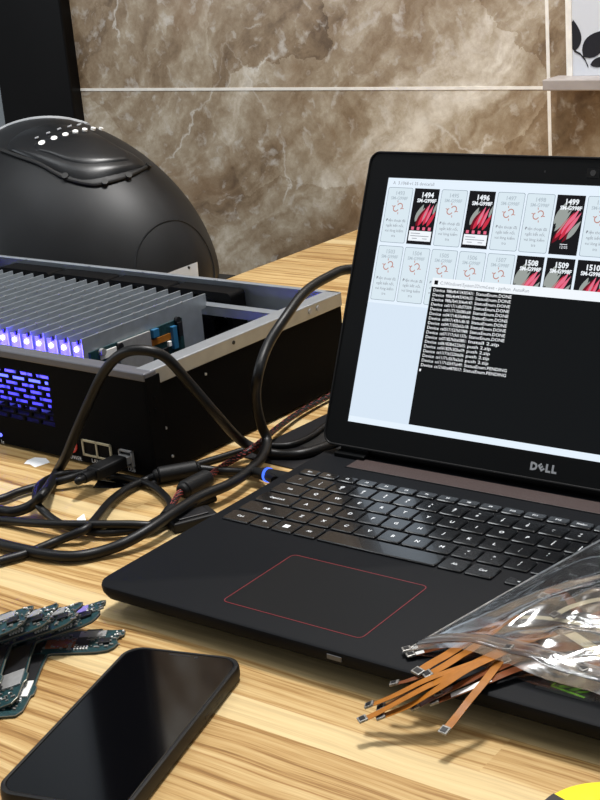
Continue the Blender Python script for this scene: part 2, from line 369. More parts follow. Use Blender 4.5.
# ledge and leaf panel at the right edge of the wall
b = MB(); b.box(-404, 300, WY - 46, WY - 1, 196, 210)
tag(b.build('wall_ledge', M_SHELF, org=(-60, WY, 196), bevel=1.5), 'grey stone ledge fixed to the marble wall below the leaf print panel', 'shelf')
pan = thing('leaf_print_panel', (-180, WY - 6, 210), 'pale panel with black leaf silhouettes standing on the grey wall ledge', 'panel')
b = MB(); b.box(-202, 400, -3, 3, 0.2, 420); b.build('panel', M_LEAFPANEL, pan)
b = MB(); b.box(-207, -199, -5, 5, 0.2, 420); b.build('edge_strip', M_GROUT, pan)
def leafpoly(p0, p1, wd, bend=0.0, n=9):
    p0, p1 = Vector(p0), Vector(p1); d = p1 - p0; nn = Vector((-d.y, d.x)).normalized(); up, dn = [], []
    for i in range(n + 1):
        t = i / n; c = p0 + d * t + nn * bend * math.sin(math.pi * t); q = wd * math.sin(math.pi * t ** 0.8) ** 0.9
        up.append((c + nn * q)[:]); dn.append((c - nn * q)[:])
    return up + dn[::-1][1:-1]
def wallpx(u, v):
    p = GY(u, v, WY - 10); return (p.x + 180, p.z - 210)
b = MB(); b.M = Matrix(((1, 0, 0, 0), (0, 0, 1, -3.6), (0, 1, 0, 0), (0, 0, 0, 1)))
for p0, p1, wd in (((574.5, 51), (573, 20), 10), ((583, 57), (607, 30), 13), ((590, 65), (612, 58), 6), ((620, 60), (640, 20), 14), ((640, 60), (668, 42), 12)):
    b.prism(leafpoly(wallpx(*p0), wallpx(*p1), wd), 0, 0.5)
st = [wallpx(*q) for q in ((574, 51), (580, 54), (585, 60), (588, 67))]
for a, c in zip(st, st[1:]): b.prism([(a[0], a[1] + 1.3), (a[0], a[1] - 1.3), (c[0], c[1] - 1.3), (c[0], c[1] + 1.3)], 0, 0.5)
b.build('leaf_print', M_LEAF, pan)

# ------------------------------------------------------------------ dome-shaped appliance behind the metal box
DC = Vector((-932, 430, 10)); DA, DB, DH, DP = 248.0, 168.0, 203.5, 1.76
def dome_f(p):
    q = p - DC; return abs(q.x / DA) ** DP + abs(q.y / DB) ** DP + abs(q.z / DH) ** DP - 1
def dome_pt(u, v):
    d = pray(u, v).normalized(); t = 700.0; best = None
    while t < 2200:
        p = CP + d * t; fv = dome_f(p)
        if best is None or fv < best[0]: best = (fv, t)
        if fv < 0:
            lo, hi = t - 6, t
            for _ in range(24):
                mid = (lo + hi) / 2
                if dome_f(CP + d * mid) < 0: hi = mid
                else: lo = mid
            return CP + d * hi
        t += 6
    p = CP + d * best[1]; q = p - DC; return DC + q / ((best[0] + 1) ** (1 / DP))
def dome_n(p):
    q = p - DC; e = DP - 1
    return Vector((math.copysign(abs(q.x / DA) ** e / DA, q.x), math.copysign(abs(q.y / DB) ** e / DB, q.y), math.copysign(abs(q.z / DH) ** e / DH, q.z))).normalized()
cab = thing('side_cabinet', (-950, 430, -750), 'dark low cabinet beside the desk carrying the black domed appliance', 'cabinet')
b = MB(); b.box(-230, 235, -160, 80, 60, 735); b.build('body', M_BLACK, cab)
b = MB(); b.box(-240, 243, -170, 90, 735, 749.5); b.build('top_board', M_BLACK, cab)
b = MB(); b.box(-220, 225, -150, 70, 0, 60); b.build('plinth', M_BLACK, cab)
app = thing('domed_appliance', (DC.x, DC.y, 0), 'bulky scuffed black dome-shaped appliance with white dots on its control panel', 'appliance')
O = Vector((DC.x, DC.y, 0))
def sgn(c, e): return math.copysign(abs(c) ** e, c)
b = MB(); rings = []
NA, NE = 72, 28
for i in range(NE + 1):
    el = math.pi / 2 * i / NE; ce, se = math.cos(el) ** (2 / DP), math.sin(el) ** (2 / DP)
    rr = max(ce, 0.004)
    rings.append([Vector((DA * rr * sgn(math.cos(t), 2 / DP), DB * rr * sgn(math.sin(t), 2 / DP), 10 + DH * se)) for t in [2 * math.pi * k / NA for k in range(NA)]])
rings = [[Vector((p.x * 0.98, p.y * 0.98, 0)) for p in rings[0]]] + rings
b.loft(rings); b.build('body', M_DOME, app, smooth=True)
def patch(name, top, bot, m, h, nu=24, nv=8):
    T = smoothpath([(x, y, 0) for x, y in top], 8); B = smoothpath([(x, y, 0) for x, y in bot], 8)
    def samp(P, t): i = t * (len(P) - 1); k = min(int(i), len(P) - 2); return P[k].lerp(P[k + 1], i - k)
    b = MB(); outer, inner = [], []
    grid = []
    for j in range(nv + 1):
        row = []
        for i in range(nu + 1):
            q = samp(T, i / nu).lerp(samp(B, i / nu), j / nv); p = dome_pt(q.x, q.y); n = dome_n(p)
            e = min(i / nu, 1 - i / nu) * 12; e2 = min(j / nv, 1 - j / nv) * nv * .9
            row.append(b.v(p + n * (h * min(1, e, e2) - 0.8 * (1 - min(1, e, e2))) - O))
        grid.append(row)
    for j in range(nv):
        for i in range(nu): b.f([grid[j][i], grid[j][i + 1], grid[j + 1][i + 1], grid[j + 1][i]])
    return b.build(name, m, app, smooth=60)
patch('control_panel', [(6, 148), (20, 132), (50, 123), (85, 127), (112, 142), (146, 163)], [(6, 150), (30, 160), (62, 174), (84, 181), (112, 176), (148, 166)], M_DOMEGLOSS, 4)
patch('panel_window', [(30, 150), (45, 140), (66, 134), (95, 133), (112, 144), (134, 160)], [(32, 152), (50, 158), (70, 167), (88, 170), (112, 167), (136, 162)], M_DOMEGLOSS, 5.5)
def strip(name, pts, r, m, off=0.5):
    b = MB(); P = []
    for q in smoothpath([(x, y, 0) for x, y in pts], 6):
        p = dome_pt(q.x, q.y); P.append(p + dome_n(p) * off - O)
    b.tube(P, r, 8); return b.build(name, m, app, smooth=True)
strip('gasket', [(2, 151), (18, 157), (40, 165), (66, 179), (90, 185), (104, 184), (128, 177), (148, 167)], 2.6, M_BLACK, 2)
strip('lid_rim', [(-6, 133), (10, 125), (30, 119.5), (52, 117.8), (72, 120), (88, 124)], 2.6, M_GREY, 0)
for u, v in ((66, 178), (105, 184), (128, 178), (147, 168)):
    p = dome_pt(u, v); n = dome_n(p); b = MB(); b.cyl(p - n - O, p + n * 6 - O, 4.2, 10); b.build('nub', M_BLACK, app, smooth=True)
for k, (u, v) in enumerate(((43, 146), (55, 141.5), (66, 138), (75.5, 135), (84.5, 133.2), (92.5, 132), (100, 132))):
    p = dome_pt(u, v); n = dome_n(p); b = MB(); b.cyl(p + n * 3 - O, p + n * 5.9 - O, 4.4 - 0.25 * k, 14); b.build('indicator_dot', M_WHITE, app)
for u, v in ((36.5, 142), (47.5, 137.3), (58, 133.5), (68, 131), (77, 129.5)):
    p = dome_pt(u, v); q = dome_pt(u + 3.6, v - 1.4); n = dome_n(p); b = MB(); b.cyl(p + n * 5.6 - O, q + n * 5.6 - O, 1.2, 6); b.build('indicator_dash', M_GREY, app)
# round side cap and the paper tag low on the right
cp_ = dome_pt(186, 268); cn = dome_n(cp_); ca = cn.orthogonal().normalized(); cb = cn.cross(ca)
P = []
for k in range(49):
    t = 2 * math.pi * k / 48
    q = cp_ + (ca * math.cos(t) + cb * math.sin(t)) * 62
    rel = q - DC; sc_ = (abs(rel.x / DA) ** DP + abs(rel.y / DB) ** DP + abs(max(rel.z, 0) / DH) ** DP) ** (1 / DP)
    q = DC + rel / sc_
    if q.z < 3: q.z = 3
    P.append(q - O + cn * 0.2)
b = MB(); b.tube(P, 1.0, 6); b.build('side_cap_seam', M_DOMEGLOSS, app, smooth=True)

# tag standing behind the box rim
def tri_tag():
    b = MB(); pts = [GY(q[0], q[1], 276) for q in ((160, 276), (197, 262), (198.5, 288), (160, 286))]
    c = sum(pts, Vector()) / 4
    f0 = [p for p in pts]; b.loft([[p + Vector((0, 0.5, 0)) for p in f0], [p for p in f0]])
    return b
tg = thing('paper_tag', (-545, 277, 0), 'small white paper label behind the back rim of the metal box', 'label')
# ------------------------------------------------------------------ metal box with the upright cards
BROT = math.radians(-1.4); BX, BY = -317.0, -68.0
W_, D_, H_ = 488.0, 264.0, 92.0
BM = Matrix.Translation((BX, BY, 0)) @ Matrix.Rotation(BROT, 4, 'Z')
box = thing('server_chassis', (BX, BY, 0), 'open-topped black metal box with silver rim, full of upright cards', 'metal box', rot=(0, 0, BROT))
b = MB(); b.box(-W_, 0, 0, D_, 3, 5); b.build('bottom_panel', M_CHASSIS, box)
for x in (-W_ + 30, -30):
    for y in (25, D_ - 25): b = MB(); b.cyl((x, y, 0), (x, y, 3), 7, 14); b.build('rubber_foot', M_BLACK, box)
# front panel: brickwork of vent slots
VX0, VX1, VZ0, VZ1, NR = -318.0, -112.5, 28.0, 75.0, 9
b = MB(); y0, y1 = -2.5, 0.0
b.box(-W_, VX0, y0, y1, 3, 85); b.box(VX1, 2, y0, y1, 3, 85); b.box(VX0, VX1, y0, y1, 3, VZ0); b.box(VX0, VX1, y0, y1, VZ1, 85)
pz = (VZ1 - VZ0) / NR
for r in range(NR):
    z0 = VZ0 + r * pz
    b.box(VX0, VX1, y0, y1, z0, z0 + 1.5)
    x = VX1 - (10.4 if r % 2 else 0) - 17.6
    xs = [VX1]
    if r % 2: b.box(VX1 - 1.2, VX1, y0, y1, z0 + 1.5, z0 + pz)
    xx = VX1 - (8.0 if r % 2 else 17.6)
    while xx > VX0 + 4:
        b.box(max(VX0, xx - 3.0), xx, y0, y1, z0 + 1.5, z0 + pz); xx -= 20.6
b.build('front_panel', M_CHASSIS, box)
b = MB(); b.box(0.2, 3.4, -2.5, 14, 3, 88)
for z in (70, 60, 18, 10): b.cyl((3.3, 5, z), (4.0, 5, z), 1.0, 8)
b.build('front_corner', M_CHASSIS, box, bevel=0.8)
b = MB(); b.box(-W_, 3, -3, 11, 85, 92); b.build('front_rim', mat('grey_rim_paint', C(96, 97, 104), 0.45, 0.3), box, bevel=1.2)
b = MB(); b.box(-1.4, 1.0, 12, D_, 3, 80); b.build('side_panel', M_CHASSIS, box)
for y, z in ((70, 70), (16, 40), (20, 14)): b = MB(); b.cyl((0.9, y, z), (1.8, y, z), 1.3, 8); b.build('screw', M_STEEL, box)
b = MB(); b.box(-1.0, 2.0, 6, D_ + 1, 79, 92); b.box(-15, 1.5, 6, D_ + 1, 90.8, 92.2)
b.build('side_rim', M_STEEL, box, bevel=0.8)
for y in (216, 228): b = MB(); b.cyl((1.8, y, 86), (2.6, y, 86), 2.6, 12); b.build('rivet', M_GREY, box)
b = MB(); b.cyl((1.8, 108, 87), (2.4, 108, 87), 1.8, 10); b.build('hole', M_BLACK, box)
b = MB(); b.box(-W_, -W_ + 1.4, 0, D_, 3, 90); b.build('left_panel', M_CHASSIS, box)
b = MB(); b.box(-W_, 0, D_ - 1.4, D_, 3, 90); b.build('back_panel', M_STEEL, box)
b = MB(); b.box(-W_, 1, D_ - 2.5, D_ + 1.2, 88.5, 92.2); b.box(-W_, 1, D_ - 4.5, D_, 90.8, 92.0)
for x in (-40, -150, -250, -330, -430): b.cyl((x, D_ - 3.5, 91.9), (x, D_ - 3.5, 92.5), 1.8, 8)
b.build('back_rim', M_STEEL, box, bevel=0.5)
b = MB(); b.box(-W_ + 2, -2, 222, 234, 76, 77.2); b.box(-W_ + 2, -2, 232.8, 234, 66, 77); b.box(-W_ + 2, -2, 222, 223, 68, 77); b.build('cross_rail', M_STEEL, box)
for i in range(4):
    cx = -153 - 86 * i
    b = MB(); b.M = Matrix(((1, 0, 0, cx), (0, 0, 1, D_ - 27), (0, 1, 0, 46), (0, 0, 0, 1)))
    ang = [2 * math.pi * k / 40 for k in range(40)]
    outer = rrect(-41, -41, 41, 41, 5, 9); inner = [(37 * math.cos(math.radians(-90 + 360 * k / len(outer) + 4.5)), 37 * math.sin(math.radians(-90 + 360 * k / len(outer) + 4.5))) for k in range(len(outer))]
    b.loft([[(x, y, 0) for x, y in outer], [(x, y, 22) for x, y in outer], [(x, y, 22) for x, y in inner], [(x, y, 0) for x, y in inner], [(x, y, 0) for x, y in outer]], cap=False)
    fan = b.build('fan', M_FAN, box, smooth=30)
    b = MB(); b.M = Matrix(((1, 0, 0, cx), (0, 0, 1, D_ - 27), (0, 1, 0, 46), (0, 0, 0, 1)))
    b.cyl((0, 0, 2), (0, 0, 20), 15, 24)
    for k in range(7):
        a0 = 2 * math.pi * k / 7; r_ = []
        for rad, off, in ((14, 0), (25, .12), (36, .18)):
            for (da, zz) in ((-.26, 4), (.26, 17)): pass
        ring = [[(rad * math.cos(a0 + off - .26), rad * math.sin(a0 + off - .26), 4), (rad * math.cos(a0 + off + .26), rad * math.sin(a0 + off + .26), 17), (rad * math.cos(a0 + off + .26), rad * math.sin(a0 + off + .26), 18.5), (rad * math.cos(a0 + off - .26), rad * math.sin(a0 + off - .26), 5.5)] for rad, off in ((14, 0), (25, .12), (36, .18))]
        b.loft(ring)
    b.build('fan_rotor', M_FAN, fan, smooth=30)
# ports and print on the front panel (front plane is local y = -2.5)
FP = Matrix(((1, 0, 0, 0), (0, 0, -1, -2.5), (0, 1, 0, 0), (0, 0, 0, 1)))     # (x, z, out of the panel)
b = MB(); b.M = FP
ex0, ex1, ez0, ez1 = -80.5, -46.0, 9.5, 24.0
b.box(ex0, ex1, ez0, ez0 + 1.6, 0, 1.5); b.box(ex0, ex1, ez1 - 1.6, ez1, 0, 1.5)
for x in (ex0, (ex0 + ex1) / 2 - 0.8, ex1 - 1.6): b.box(x, x + 1.6, ez0, ez1, 0, 1.5)
eth = b.build('ethernet_port', M_FLEXC, box)
for i in range(2):
    x = ex0 + 1.6 + i * 16.5
    b = MB(); b.M = FP; b.box(x, x + 15, ez0 + 1.6, ez1 - 1.6, 0, 0.5); b.box(x + 4, x + 11, ez0 + 1.6, ez0 + 4, .5, .9); b.build('socket', M_FAN, eth)
b = MB(); b.M = FP; b.box(-36, -20.5, 8.5, 9.5, 0, 2.5); b.box(-36, -20.5, 21.5, 22.5, 0, 2.5); b.box(-36, -35, 8.5, 22.5, 0, 2.5); b.box(-22, -20.5, 8.5, 22.5, 0, 2.5)
usb = b.build('usb_port', M_SHIELD, box)
b = MB(); b.M = FP; b.box(-35, -22, 9.5, 21.5, 0, 0.6); b.build('socket', M_BLACK, usb)
def ftext(s, x, z, size, m=M_LEGEND, name='port_lettering', bold=0.01):
    b = MB(); b.M = FP @ Matrix.Translation((x, z, 0.15)) @ Matrix.Scale(size, 4); b.mesh(textmesh(s, 1, bold), Matrix.Identity(4)); return b.build(name, m, box)
ftext('POWER', -93, 4.6, 5.0); ftext('LAN0', -66, 5.6, 5.0); ftext('USB', -25, 5.4, 5.0); ftext('1s', -186.5, 4.0, 5.0); ftext('0', -196, 4.0, 5)
b = MB(); b.M = FP; b.cyl((-94, 15.5, 0), (-94, 15.5, 1), 6.2, 20); pb = b.build('power_button', M_REDICON, box)
b = MB(); b.M = FP
ri = [( -94 + r * math.sin(a), 15.5 + r * math.cos(a), 1.1) for r in (4.2, 3.1) for a in [math.radians(40 + 280 * k / 16) for k in range(17)]]
for k in range(16): b.f([b.v(ri[k]), b.v(ri[k + 1]), b.v(ri[18 + k]), b.v(ri[17 + k])])
b.rect(-94.6, 16, -93.4, 20.4, 1.1); b.build('power_symbol', M_LEGEND, pb)
for x in (-187, -197): b = MB(); b.M = FP; b.cyl((x, 10.5, 0), (x, 10.5, 0.8), 1.7, 10); b.build('status_light', M_LEDB, box)
# light bars inside the box (the strips glow blue violet)
b = MB(); b.box(-W_ + 20, -120, 12, 13, 60, 64); b.build('light_strip', M_LEDB, box)
def inner_light(x, e, col, y, z, rx, sx, sy):
    l = bpy.data.lights.new('strip_light', 'AREA'); l.shape = 'RECTANGLE'; l.size = sx; l.size_y = sy; l.energy = e; l.color = col
    o = bpy.data.objects.new('strip_light', l); COL.objects.link(o); o.parent = box; o.location = (x * MM, y * MM, z * MM); o.rotation_euler = (rx, 0, 0)
inner_light(-310, 1.4, (0.06, 0.04, 1.0), 14, 62, math.radians(97), 0.36, 0.012)
inner_light(-310, 0.22, (0.03, 0.03, 1.0), 14, 30, math.radians(90), 0.36, 0.03)

# upright cards
ORD = ['second', 'third', 'fourth', 'fifth', 'sixth', 'seventh', 'eighth', 'ninth', 'tenth', 'eleventh', 'twelfth', 'thirteenth', 'fourteenth', 'fifteenth', 'sixteenth', 'seventeenth', 'eighteenth', 'nineteenth', 'twentieth']
TH = 1.3
def card_plate():
    b = MB(); b.M = Matrix(((0, 0, 1, 0), (1, 0, 0, 0), (0, 1, 0, 0), (0, 0, 0, 1)))   # poly in (y, z), thickness in x
    prof = [(0, 0), (158, 0), (158, 66), (166, 66), (166, 80), (0, 80)]
    b.prism(prof, 0, TH); return b
def make_card(loc, label):
    t = thing('upright_card', BM @ Vector(loc), label, 'circuit card', 'upright cards in the metal box', rot=(0, 0, BROT))
    card_plate().build('plate', M_PLATE, t)
    b = MB(); b.box(-11.5, 0, 0, 1.0, 8, 76); b.build('flange', mat('card_flange_grey', C(150, 150, 165), 0.5), t)
    for z, r in ((70, 2.1),):
        b = MB(); b.cyl((-6, -0.2, z), (-6, -1.6, z), r, 14); b.build('led', M_LED, t)
    b = MB(); b.cyl((-6.5, -0.2, 61), (-6.5, -1.2, 61), 1.6, 12); b.build('small_led', M_LED, t)
    b = MB(); b.box(-3.5, -1.5, -2, 0, 75, 79); b.build('wire_clip', M_CHIP, t)
    for y in (22, 52, 84, 112, 132):
        b = MB(); z = 80
        b.box(-0.2, TH + 0.5, y - 0.6, y + 0.6, z - 1.4, z + 0.6); b.build('top_tab', M_SHIELD, t)
    return t
def copytree(o, parent=None):
    c = o.copy(); COL.objects.link(c); c.parent = parent
    for ch in list(o.children): copytree(ch, c)
    return c
PITCH = 16.5; CX0 = -132.5; CY = 57.0; CZ = 9.0
proto = None
for k in range(20):
    lab = ('outermost upright metal card, its chips and copper foil bared toward the laptop' if k == 0 else
           f'{ORD[k-1]} upright metal card from the open right end of the black box')
    loc = (CX0 - PITCH * k, CY, CZ)
    if loc[0] < -W_ + 14: break
    if k == 0:
        first = make_card(loc, lab)
    elif k == 1:
        proto = copytree(first); proto.location = (BM @ Vector(loc)) * MM; proto['label'] = lab
    else:
        c = copytree(proto); c.location = (BM @ Vector(loc)) * MM; c['label'] = lab
# exposed board on the outermost card
X = TH
b = MB(); b.box(X, X + 1.6, 6, 128, 14, 66); pc = b.build('circuit_board', M_PCB, first)
b = MB(); b.box(X + 1.6, X + 4, 40, 82, 34, 66); b.build('shield_can', M_SHIELD, pc, bevel=.5)
b = MB(); b.box(X + 1.6, X + 3, 18, 38, 56, 63); b.build('white_connector', M_WHITE, pc)
b = MB(); b.box(X + 1.6, X + 2.6, 6, 17, 36, 56); b.build('copper_foil', M_COPPER, pc)
b = MB(); b.box(X + 1.6, X + 2.4, 80, 112, 50, 56); b.build('flex_tail', M_FLEX, pc)
for (ya, yb, za, zb, mm_, h) in ((84, 92, 58, 66, M_BLUECAP, 4), (96, 104, 28, 44, M_CHIP, 2), (110, 116, 40, 62, M_BLUECAP, 4), (118, 124, 50, 64, M_CHIP, 4), (88, 94, 24, 40, M_BLUECAP, 3), (104, 108, 44, 49, M_WHITE, 3), (20, 34, 34, 52, M_BLUECAP, 2), (26, 30, 20, 30, M_CHIP, 3), (108, 114, 20, 34, M_BLUECAP, 3), (46, 70, 18, 30, M_CHIP, 2)):
    b = MB(); b.box(X + 1.6, X + 1.6 + h, ya, yb, za, zb); b.build('component', mm_, pc, bevel=.4)
for (y, z) in ((42, 62), (20, 63), (120, 66)): b = MB(); b.cyl((X + 1.6, y, z), (X + 5, y, z), 3.4, 12); b.build('screw', M_CHIP if y != 20 else M_SHIELD, pc)

# paper tag behind the rim
b = MB(); pts = [GY(q[0], q[1], 277) for q in ((157, 279), (161, 275.5), (197, 262), (199, 300), (157, 300))]
o_ = Vector((-545, 277, 0))
bot = min(p.z for p in pts)
pts[3].z = 0.0; pts[4].z = 0.0
b.loft([[p - o_ for p in pts], [p - o_ + Vector((0, 0.6, 0)) for p in pts]]); b.build('paper', M_PAPER, tg)
h = GY(189, 267.5, 276.8) - o_; b = MB(); b.cyl(h, h + Vector((0, -0.5, 0)), 1.6, 12); b.build('punched_hole', M_BLACK, tg)

# ------------------------------------------------------------------ laptop
lap = thing('laptop', (0, 0, 0), 'open black laptop with red-outlined touchpad and a lit screen', 'laptop')
def ring(inset, z, r=13): return [(x, y, z) for x, y in rrect(-192.5 + inset, -266 + inset, 192.5 - inset, 6 - inset * 0.3, max(2, r - inset * .3), 6)]
b = MB(); b.loft([ring(20, 4), ring(14, 5), ring(2.5, 13), ring(0.4, 17), ring(0, 20.5), ring(0.5, 22.2), ring(1.6, 23)]); b.build('base', M_DECK, lap, smooth=35)
for x in (-150, 150):
    for y in (-235, -20): b = MB(); b.box(x - 22, x + 22, y - 5, y + 5, 0, 4.5); b.build('rubber_foot', M_BLACK, lap, bevel=1)
b = MB(); b.box(-5, 5, -266.6, -265.4, 17.3, 20.2); b.build('front_notch', mat('notch_grey', C(84, 85, 88), 0.5), lap)
b = MB(); b.box(-156, 156, -26, -8, 22.5, 23.5); b.build('speaker_grille', M_GRILLE, lap, bevel=.3)
b = MB(); b.box(-157, 157, -27.2, -26, 22.5, 23.4); b.build('grille_edge', M_KEY, lap)
b = MB(); b.prism(rrect(-99, -247, 6, -171.5, 4), 22.7, 23.12); tp = b.build('touchpad', mat('touchpad_black', C(10, 12, 15), 0.55, spec=0.14), lap)
b = MB(); o1 = rrect(-99, -247, 6, -171.5, 4); o2 = rrect(-98.4, -246.4, 5.4, -172.1, 3.4)
R1 = [b.v((x, y, 23.2)) for x, y in o1]; R2 = [b.v((x, y, 23.2)) for x, y in o2]
for i in range(len(o1)): b.f([R1[i], R1[(i + 1) % len(o1)], R2[(i + 1) % len(o1)], R2[i]])
tag(b.build('touchpad_outline', M_RED, tp), 'thin red outline')
for sx in (-1, 1):
    b = MB(); b.cyl((sx * 176, 1, 27), (sx * 150, 1, 27), 5.5, 18); b.box(min(sx * 178, sx * 150), max(sx * 178, sx * 150), -11, 3, 22.5, 26.5); b.build('hinge', M_LIDBLK, lap, bevel=.8)
b = MB(); b.cyl((-149, 2, 26.8), (149, 2, 26.8), 4.4, 16); b.build('hinge_cover', M_LIDBLK, lap, smooth=True)
# keyboard
U = 19.05
keycache = {}
def key(x0, x1, y, legend, h=15.6, size=4.2, dx=0.0, align='CENTER'):
    kk = (round(x1 - x0, 2), h); wd = x1 - x0
    if kk not in keycache:
        b = MB(); hw, hh = wd / 2, h / 2
        b.loft([[(x, yy, -0.3) for x, yy in rrect(-hw, -hh, hw, hh, 1.4, 3)], [(x, yy, 1.2) for x, yy in rrect(-hw + .1, -hh + .1, hw - .1, hh - .1, 1.4, 3)], [(x, yy, 1.8) for x, yy in rrect(-hw + .7, -hh + .7, hw - .7, hh - .7, 1.2, 3)]])
        o = b.build('key', M_KEY, lap, smooth=20); keycache[kk] = o
    else:
        o = keycache[kk].copy(); COL.objects.link(o)
    o.parent = lap; o.location = ((x0 + x1) / 2 * MM, y * MM, 23 * MM)
    if legend:
        b = MB(); b.M = Matrix.Translation((0, 0, 1.86))
        if legend == '#win':
            for sx in (0, 1):
                for sy in (0, 1): b.rect(-2.4 + sx * 2.5, -2.2 + sy * 2.3, -0.1 + sx * 2.5, -0.1 + sy * 2.3, 0)
        else:
            rows = legend.split('|'); nrow = len(rows)
            for i, t in enumerate(rows):
                yy = (nrow - 1) * size * .45 - i * size * .9
                b.mesh(textmesh(t, 1, 0.012), Matrix.Translation((dx, yy, 0)) @ Matrix.Scale(size, 4))
        b.build('legend', M_LEGEND, o)
gp = 1.4
frow = ['Esc'] + [f'F{i}' for i in range(1, 13)] + ['PrtScr', 'Insert', 'Delete', 'Home', 'End', 'PgUp']
for i, t in enumerate(frow):
    cx = -173.0 + 17.25 * i; key(cx - 7.8, cx + 7.8, -49.6, t, 9.2, 3.0)
def run(y, first, x_start, labels, last, lastw, endx=105.0):
    key(-181 + gp / 2, x_start - U / 2 - gp / 2, y, first, size=3.4 if len(first) > 1 else 4.6)
    for i, t in enumerate(labels):
        cx = x_start + i * U; key(cx - U / 2 + gp / 2, cx + U / 2 - gp / 2, y, t, size=4.6 if len(t) == 1 else 3.6)
    xl = x_start + len(labels) * U - U / 2
    if last: key(xl + gp / 2, endx, y, last, size=3.4)
run(-65.8, '~|`', -151.8, ['!|1', '@|2', '#|3', '$|4', '%|5', '^|6', '&|7', '*|8', '(|9', ')|0', '_|-', '+|='], 'Backspace', 2)
run(-83.9, 'Tab', -143.0, list('QWERTYUIOP') + ['{|[', '}|]'], '\\', 1.5)
run(-102.4, 'CapsLock', -138.2, list('ASDFGHJKL') + [':|;', '"|\''], 'Enter', 2)
run(-121.0, 'Shift', -128.9, list('ZXCVBNM') + ['<|,', '>|.', '?|/'], 'Shift', 2.5)
for x0, x1, t in ((-181, -157.5, 'Ctrl'), (-156, -138.5, 'Fn'), (-137.2, -119.5, '#win'), (-118, -99.6, 'Alt'), (-98, -4.8, ''), (-3.4, 14.8, 'Alt'), (16.2, 36, 'Ctrl')): key(x0 + .3, x1, -139.6, t, size=3.4)
for x0, y, t, h in ((45, -143.8, '<', 8.4), (64, -143.8, 'v', 8.4), (64, -134.6, '^', 8.0), (83, -143.8, '>', 8.4)): key(x0, x0 + 17.4, y, t, h, 3.6)
for r, y in enumerate((-65.8, -83.9, -102.4, -121.0, -139.6)):
    rows = (['Num', '/', '*', '-'], ['7', '8', '9', '+'], ['4', '5', '6'], ['1', '2', '3', 'Enter'], ['0', '.'])[r]
    for i, t in enumerate(rows):
        cx = 120.5 + 17.6 * i; key(cx - 8, cx + 8, y, t, size=3.6)
# stickers
b = MB(); b.box(118, 150, -248, -226, 22.9, 23.15); stk = b.build('sticker', M_CHIP, lap)
b = MB()
for a, c, wd in (((125.0, -242.2), (145.5, -245.0), .8), ((125.0, -242.2), (125.8, -238.8), .6)):
    a, c = Vector((*a, 23.2)), Vector((*c, 23.2)); n = Vector((-(c - a).y, (c - a).x, 0)).normalized() * wd
    b.f([b.v(a + n), b.v(c + n), b.v(c - n), b.v(a - n)])
b.poly(leafpoly((128.5, -241.0), (134.5, -238.8), 1.5), 23.2); b.poly(leafpoly((135, -242.0), (141.0, -236.5), 1.3), 23.2); b.poly(leafpoly((139.5, -242.2), (145.5, -238.2), 1.0), 23.2)
b.build('sticker_mark', M_GREEN, stk)
# lid: local frame (x right, y up the panel, z towards the viewer); display bottom-left is (-172.1, 0)
TL = 0.41960511
LM = Matrix(((1, 0, 0, 0), (0, math.sin(TL), -math.cos(TL), 3.0), (0, math.cos(TL), math.sin(TL), 48.4), (0, 0, 0, 1)))
def LB(): b = MB(); b.M = LM; return b
LX, LT, LBm = 192.3, 214.6, -20.6
b = LB(); o1 = rrect(-LX, LBm, LX, LT, 9, 7); o2 = rrect(-LX + 2, LBm + 2, LX - 2, LT - 2, 8, 7)
b.loft([[(x, y, -8) for x, y in o2], [(x, y, -6.5) for x, y in o1], [(x, y, -0.4) for x, y in o1]]); b.build('lid_shell', M_LIDBLK, lap, smooth=30)
b = LB(); oi = rrect(-172.3, -0.2, 172.3, 193.8, .4, 7); oa = rrect(-LX + .6, LBm + .6, LX - .6, LT - .6, 8.6, 7)
b.loft([[(x, y, -0.4) for x, y in oa], [(x, y, 1.0) for x, y in oa], [(x, y, 1.0) for x, y in oi], [(x, y, -0.2) for x, y in oi]], cap=False); b.build('bezel', M_LIDBLK, lap, smooth=30)
b = LB()
pr = [(x, y, 1.3) for x, y in rrect(-LX + 1.2, LBm + 1.2, LX - 1.2, LT - 1.2, 8.2, 7)]; b.tube([*pr, pr[0]], 0.8, 6); b.build('rubber_seal', M_CABLE2, lap, smooth=True)
b = LB(); b.box(-5, 5, 199, 206, 0.8, 1.15); wc = b.build('webcam', M_GLASS, lap)
b = LB(); b.cyl((0, 202.5, 1.1), (0, 202.5, 1.5), 2.2, 20); b.build('lens', M_BLACK, wc)
for x in (-38, 38): b = LB(); b.box(x - .5, x + .5, 201.8, 203.2, 0.9, 1.1); b.build('microphone_hole', M_BLACK, lap)
b = LB()
for t, x, rot, s_ in (('D', -7.4, 0, 1), ('E', -1.5, 38, 1.0), ('L', 3.7, 0, 1), ('L', 8.4, 0, 1)):
    b.M = LM @ Matrix.Translation((x - 1.0, -10.6, 1.1)) @ Matrix.Rotation(math.radians(rot), 4, 'Z') @ Matrix.Scale(7.6 if t != 'E' else 6.6, 4); b.mesh(textmesh(t, 1, 0.055), Matrix.Identity(4))
b.build('logo', M_SILVER, lap)

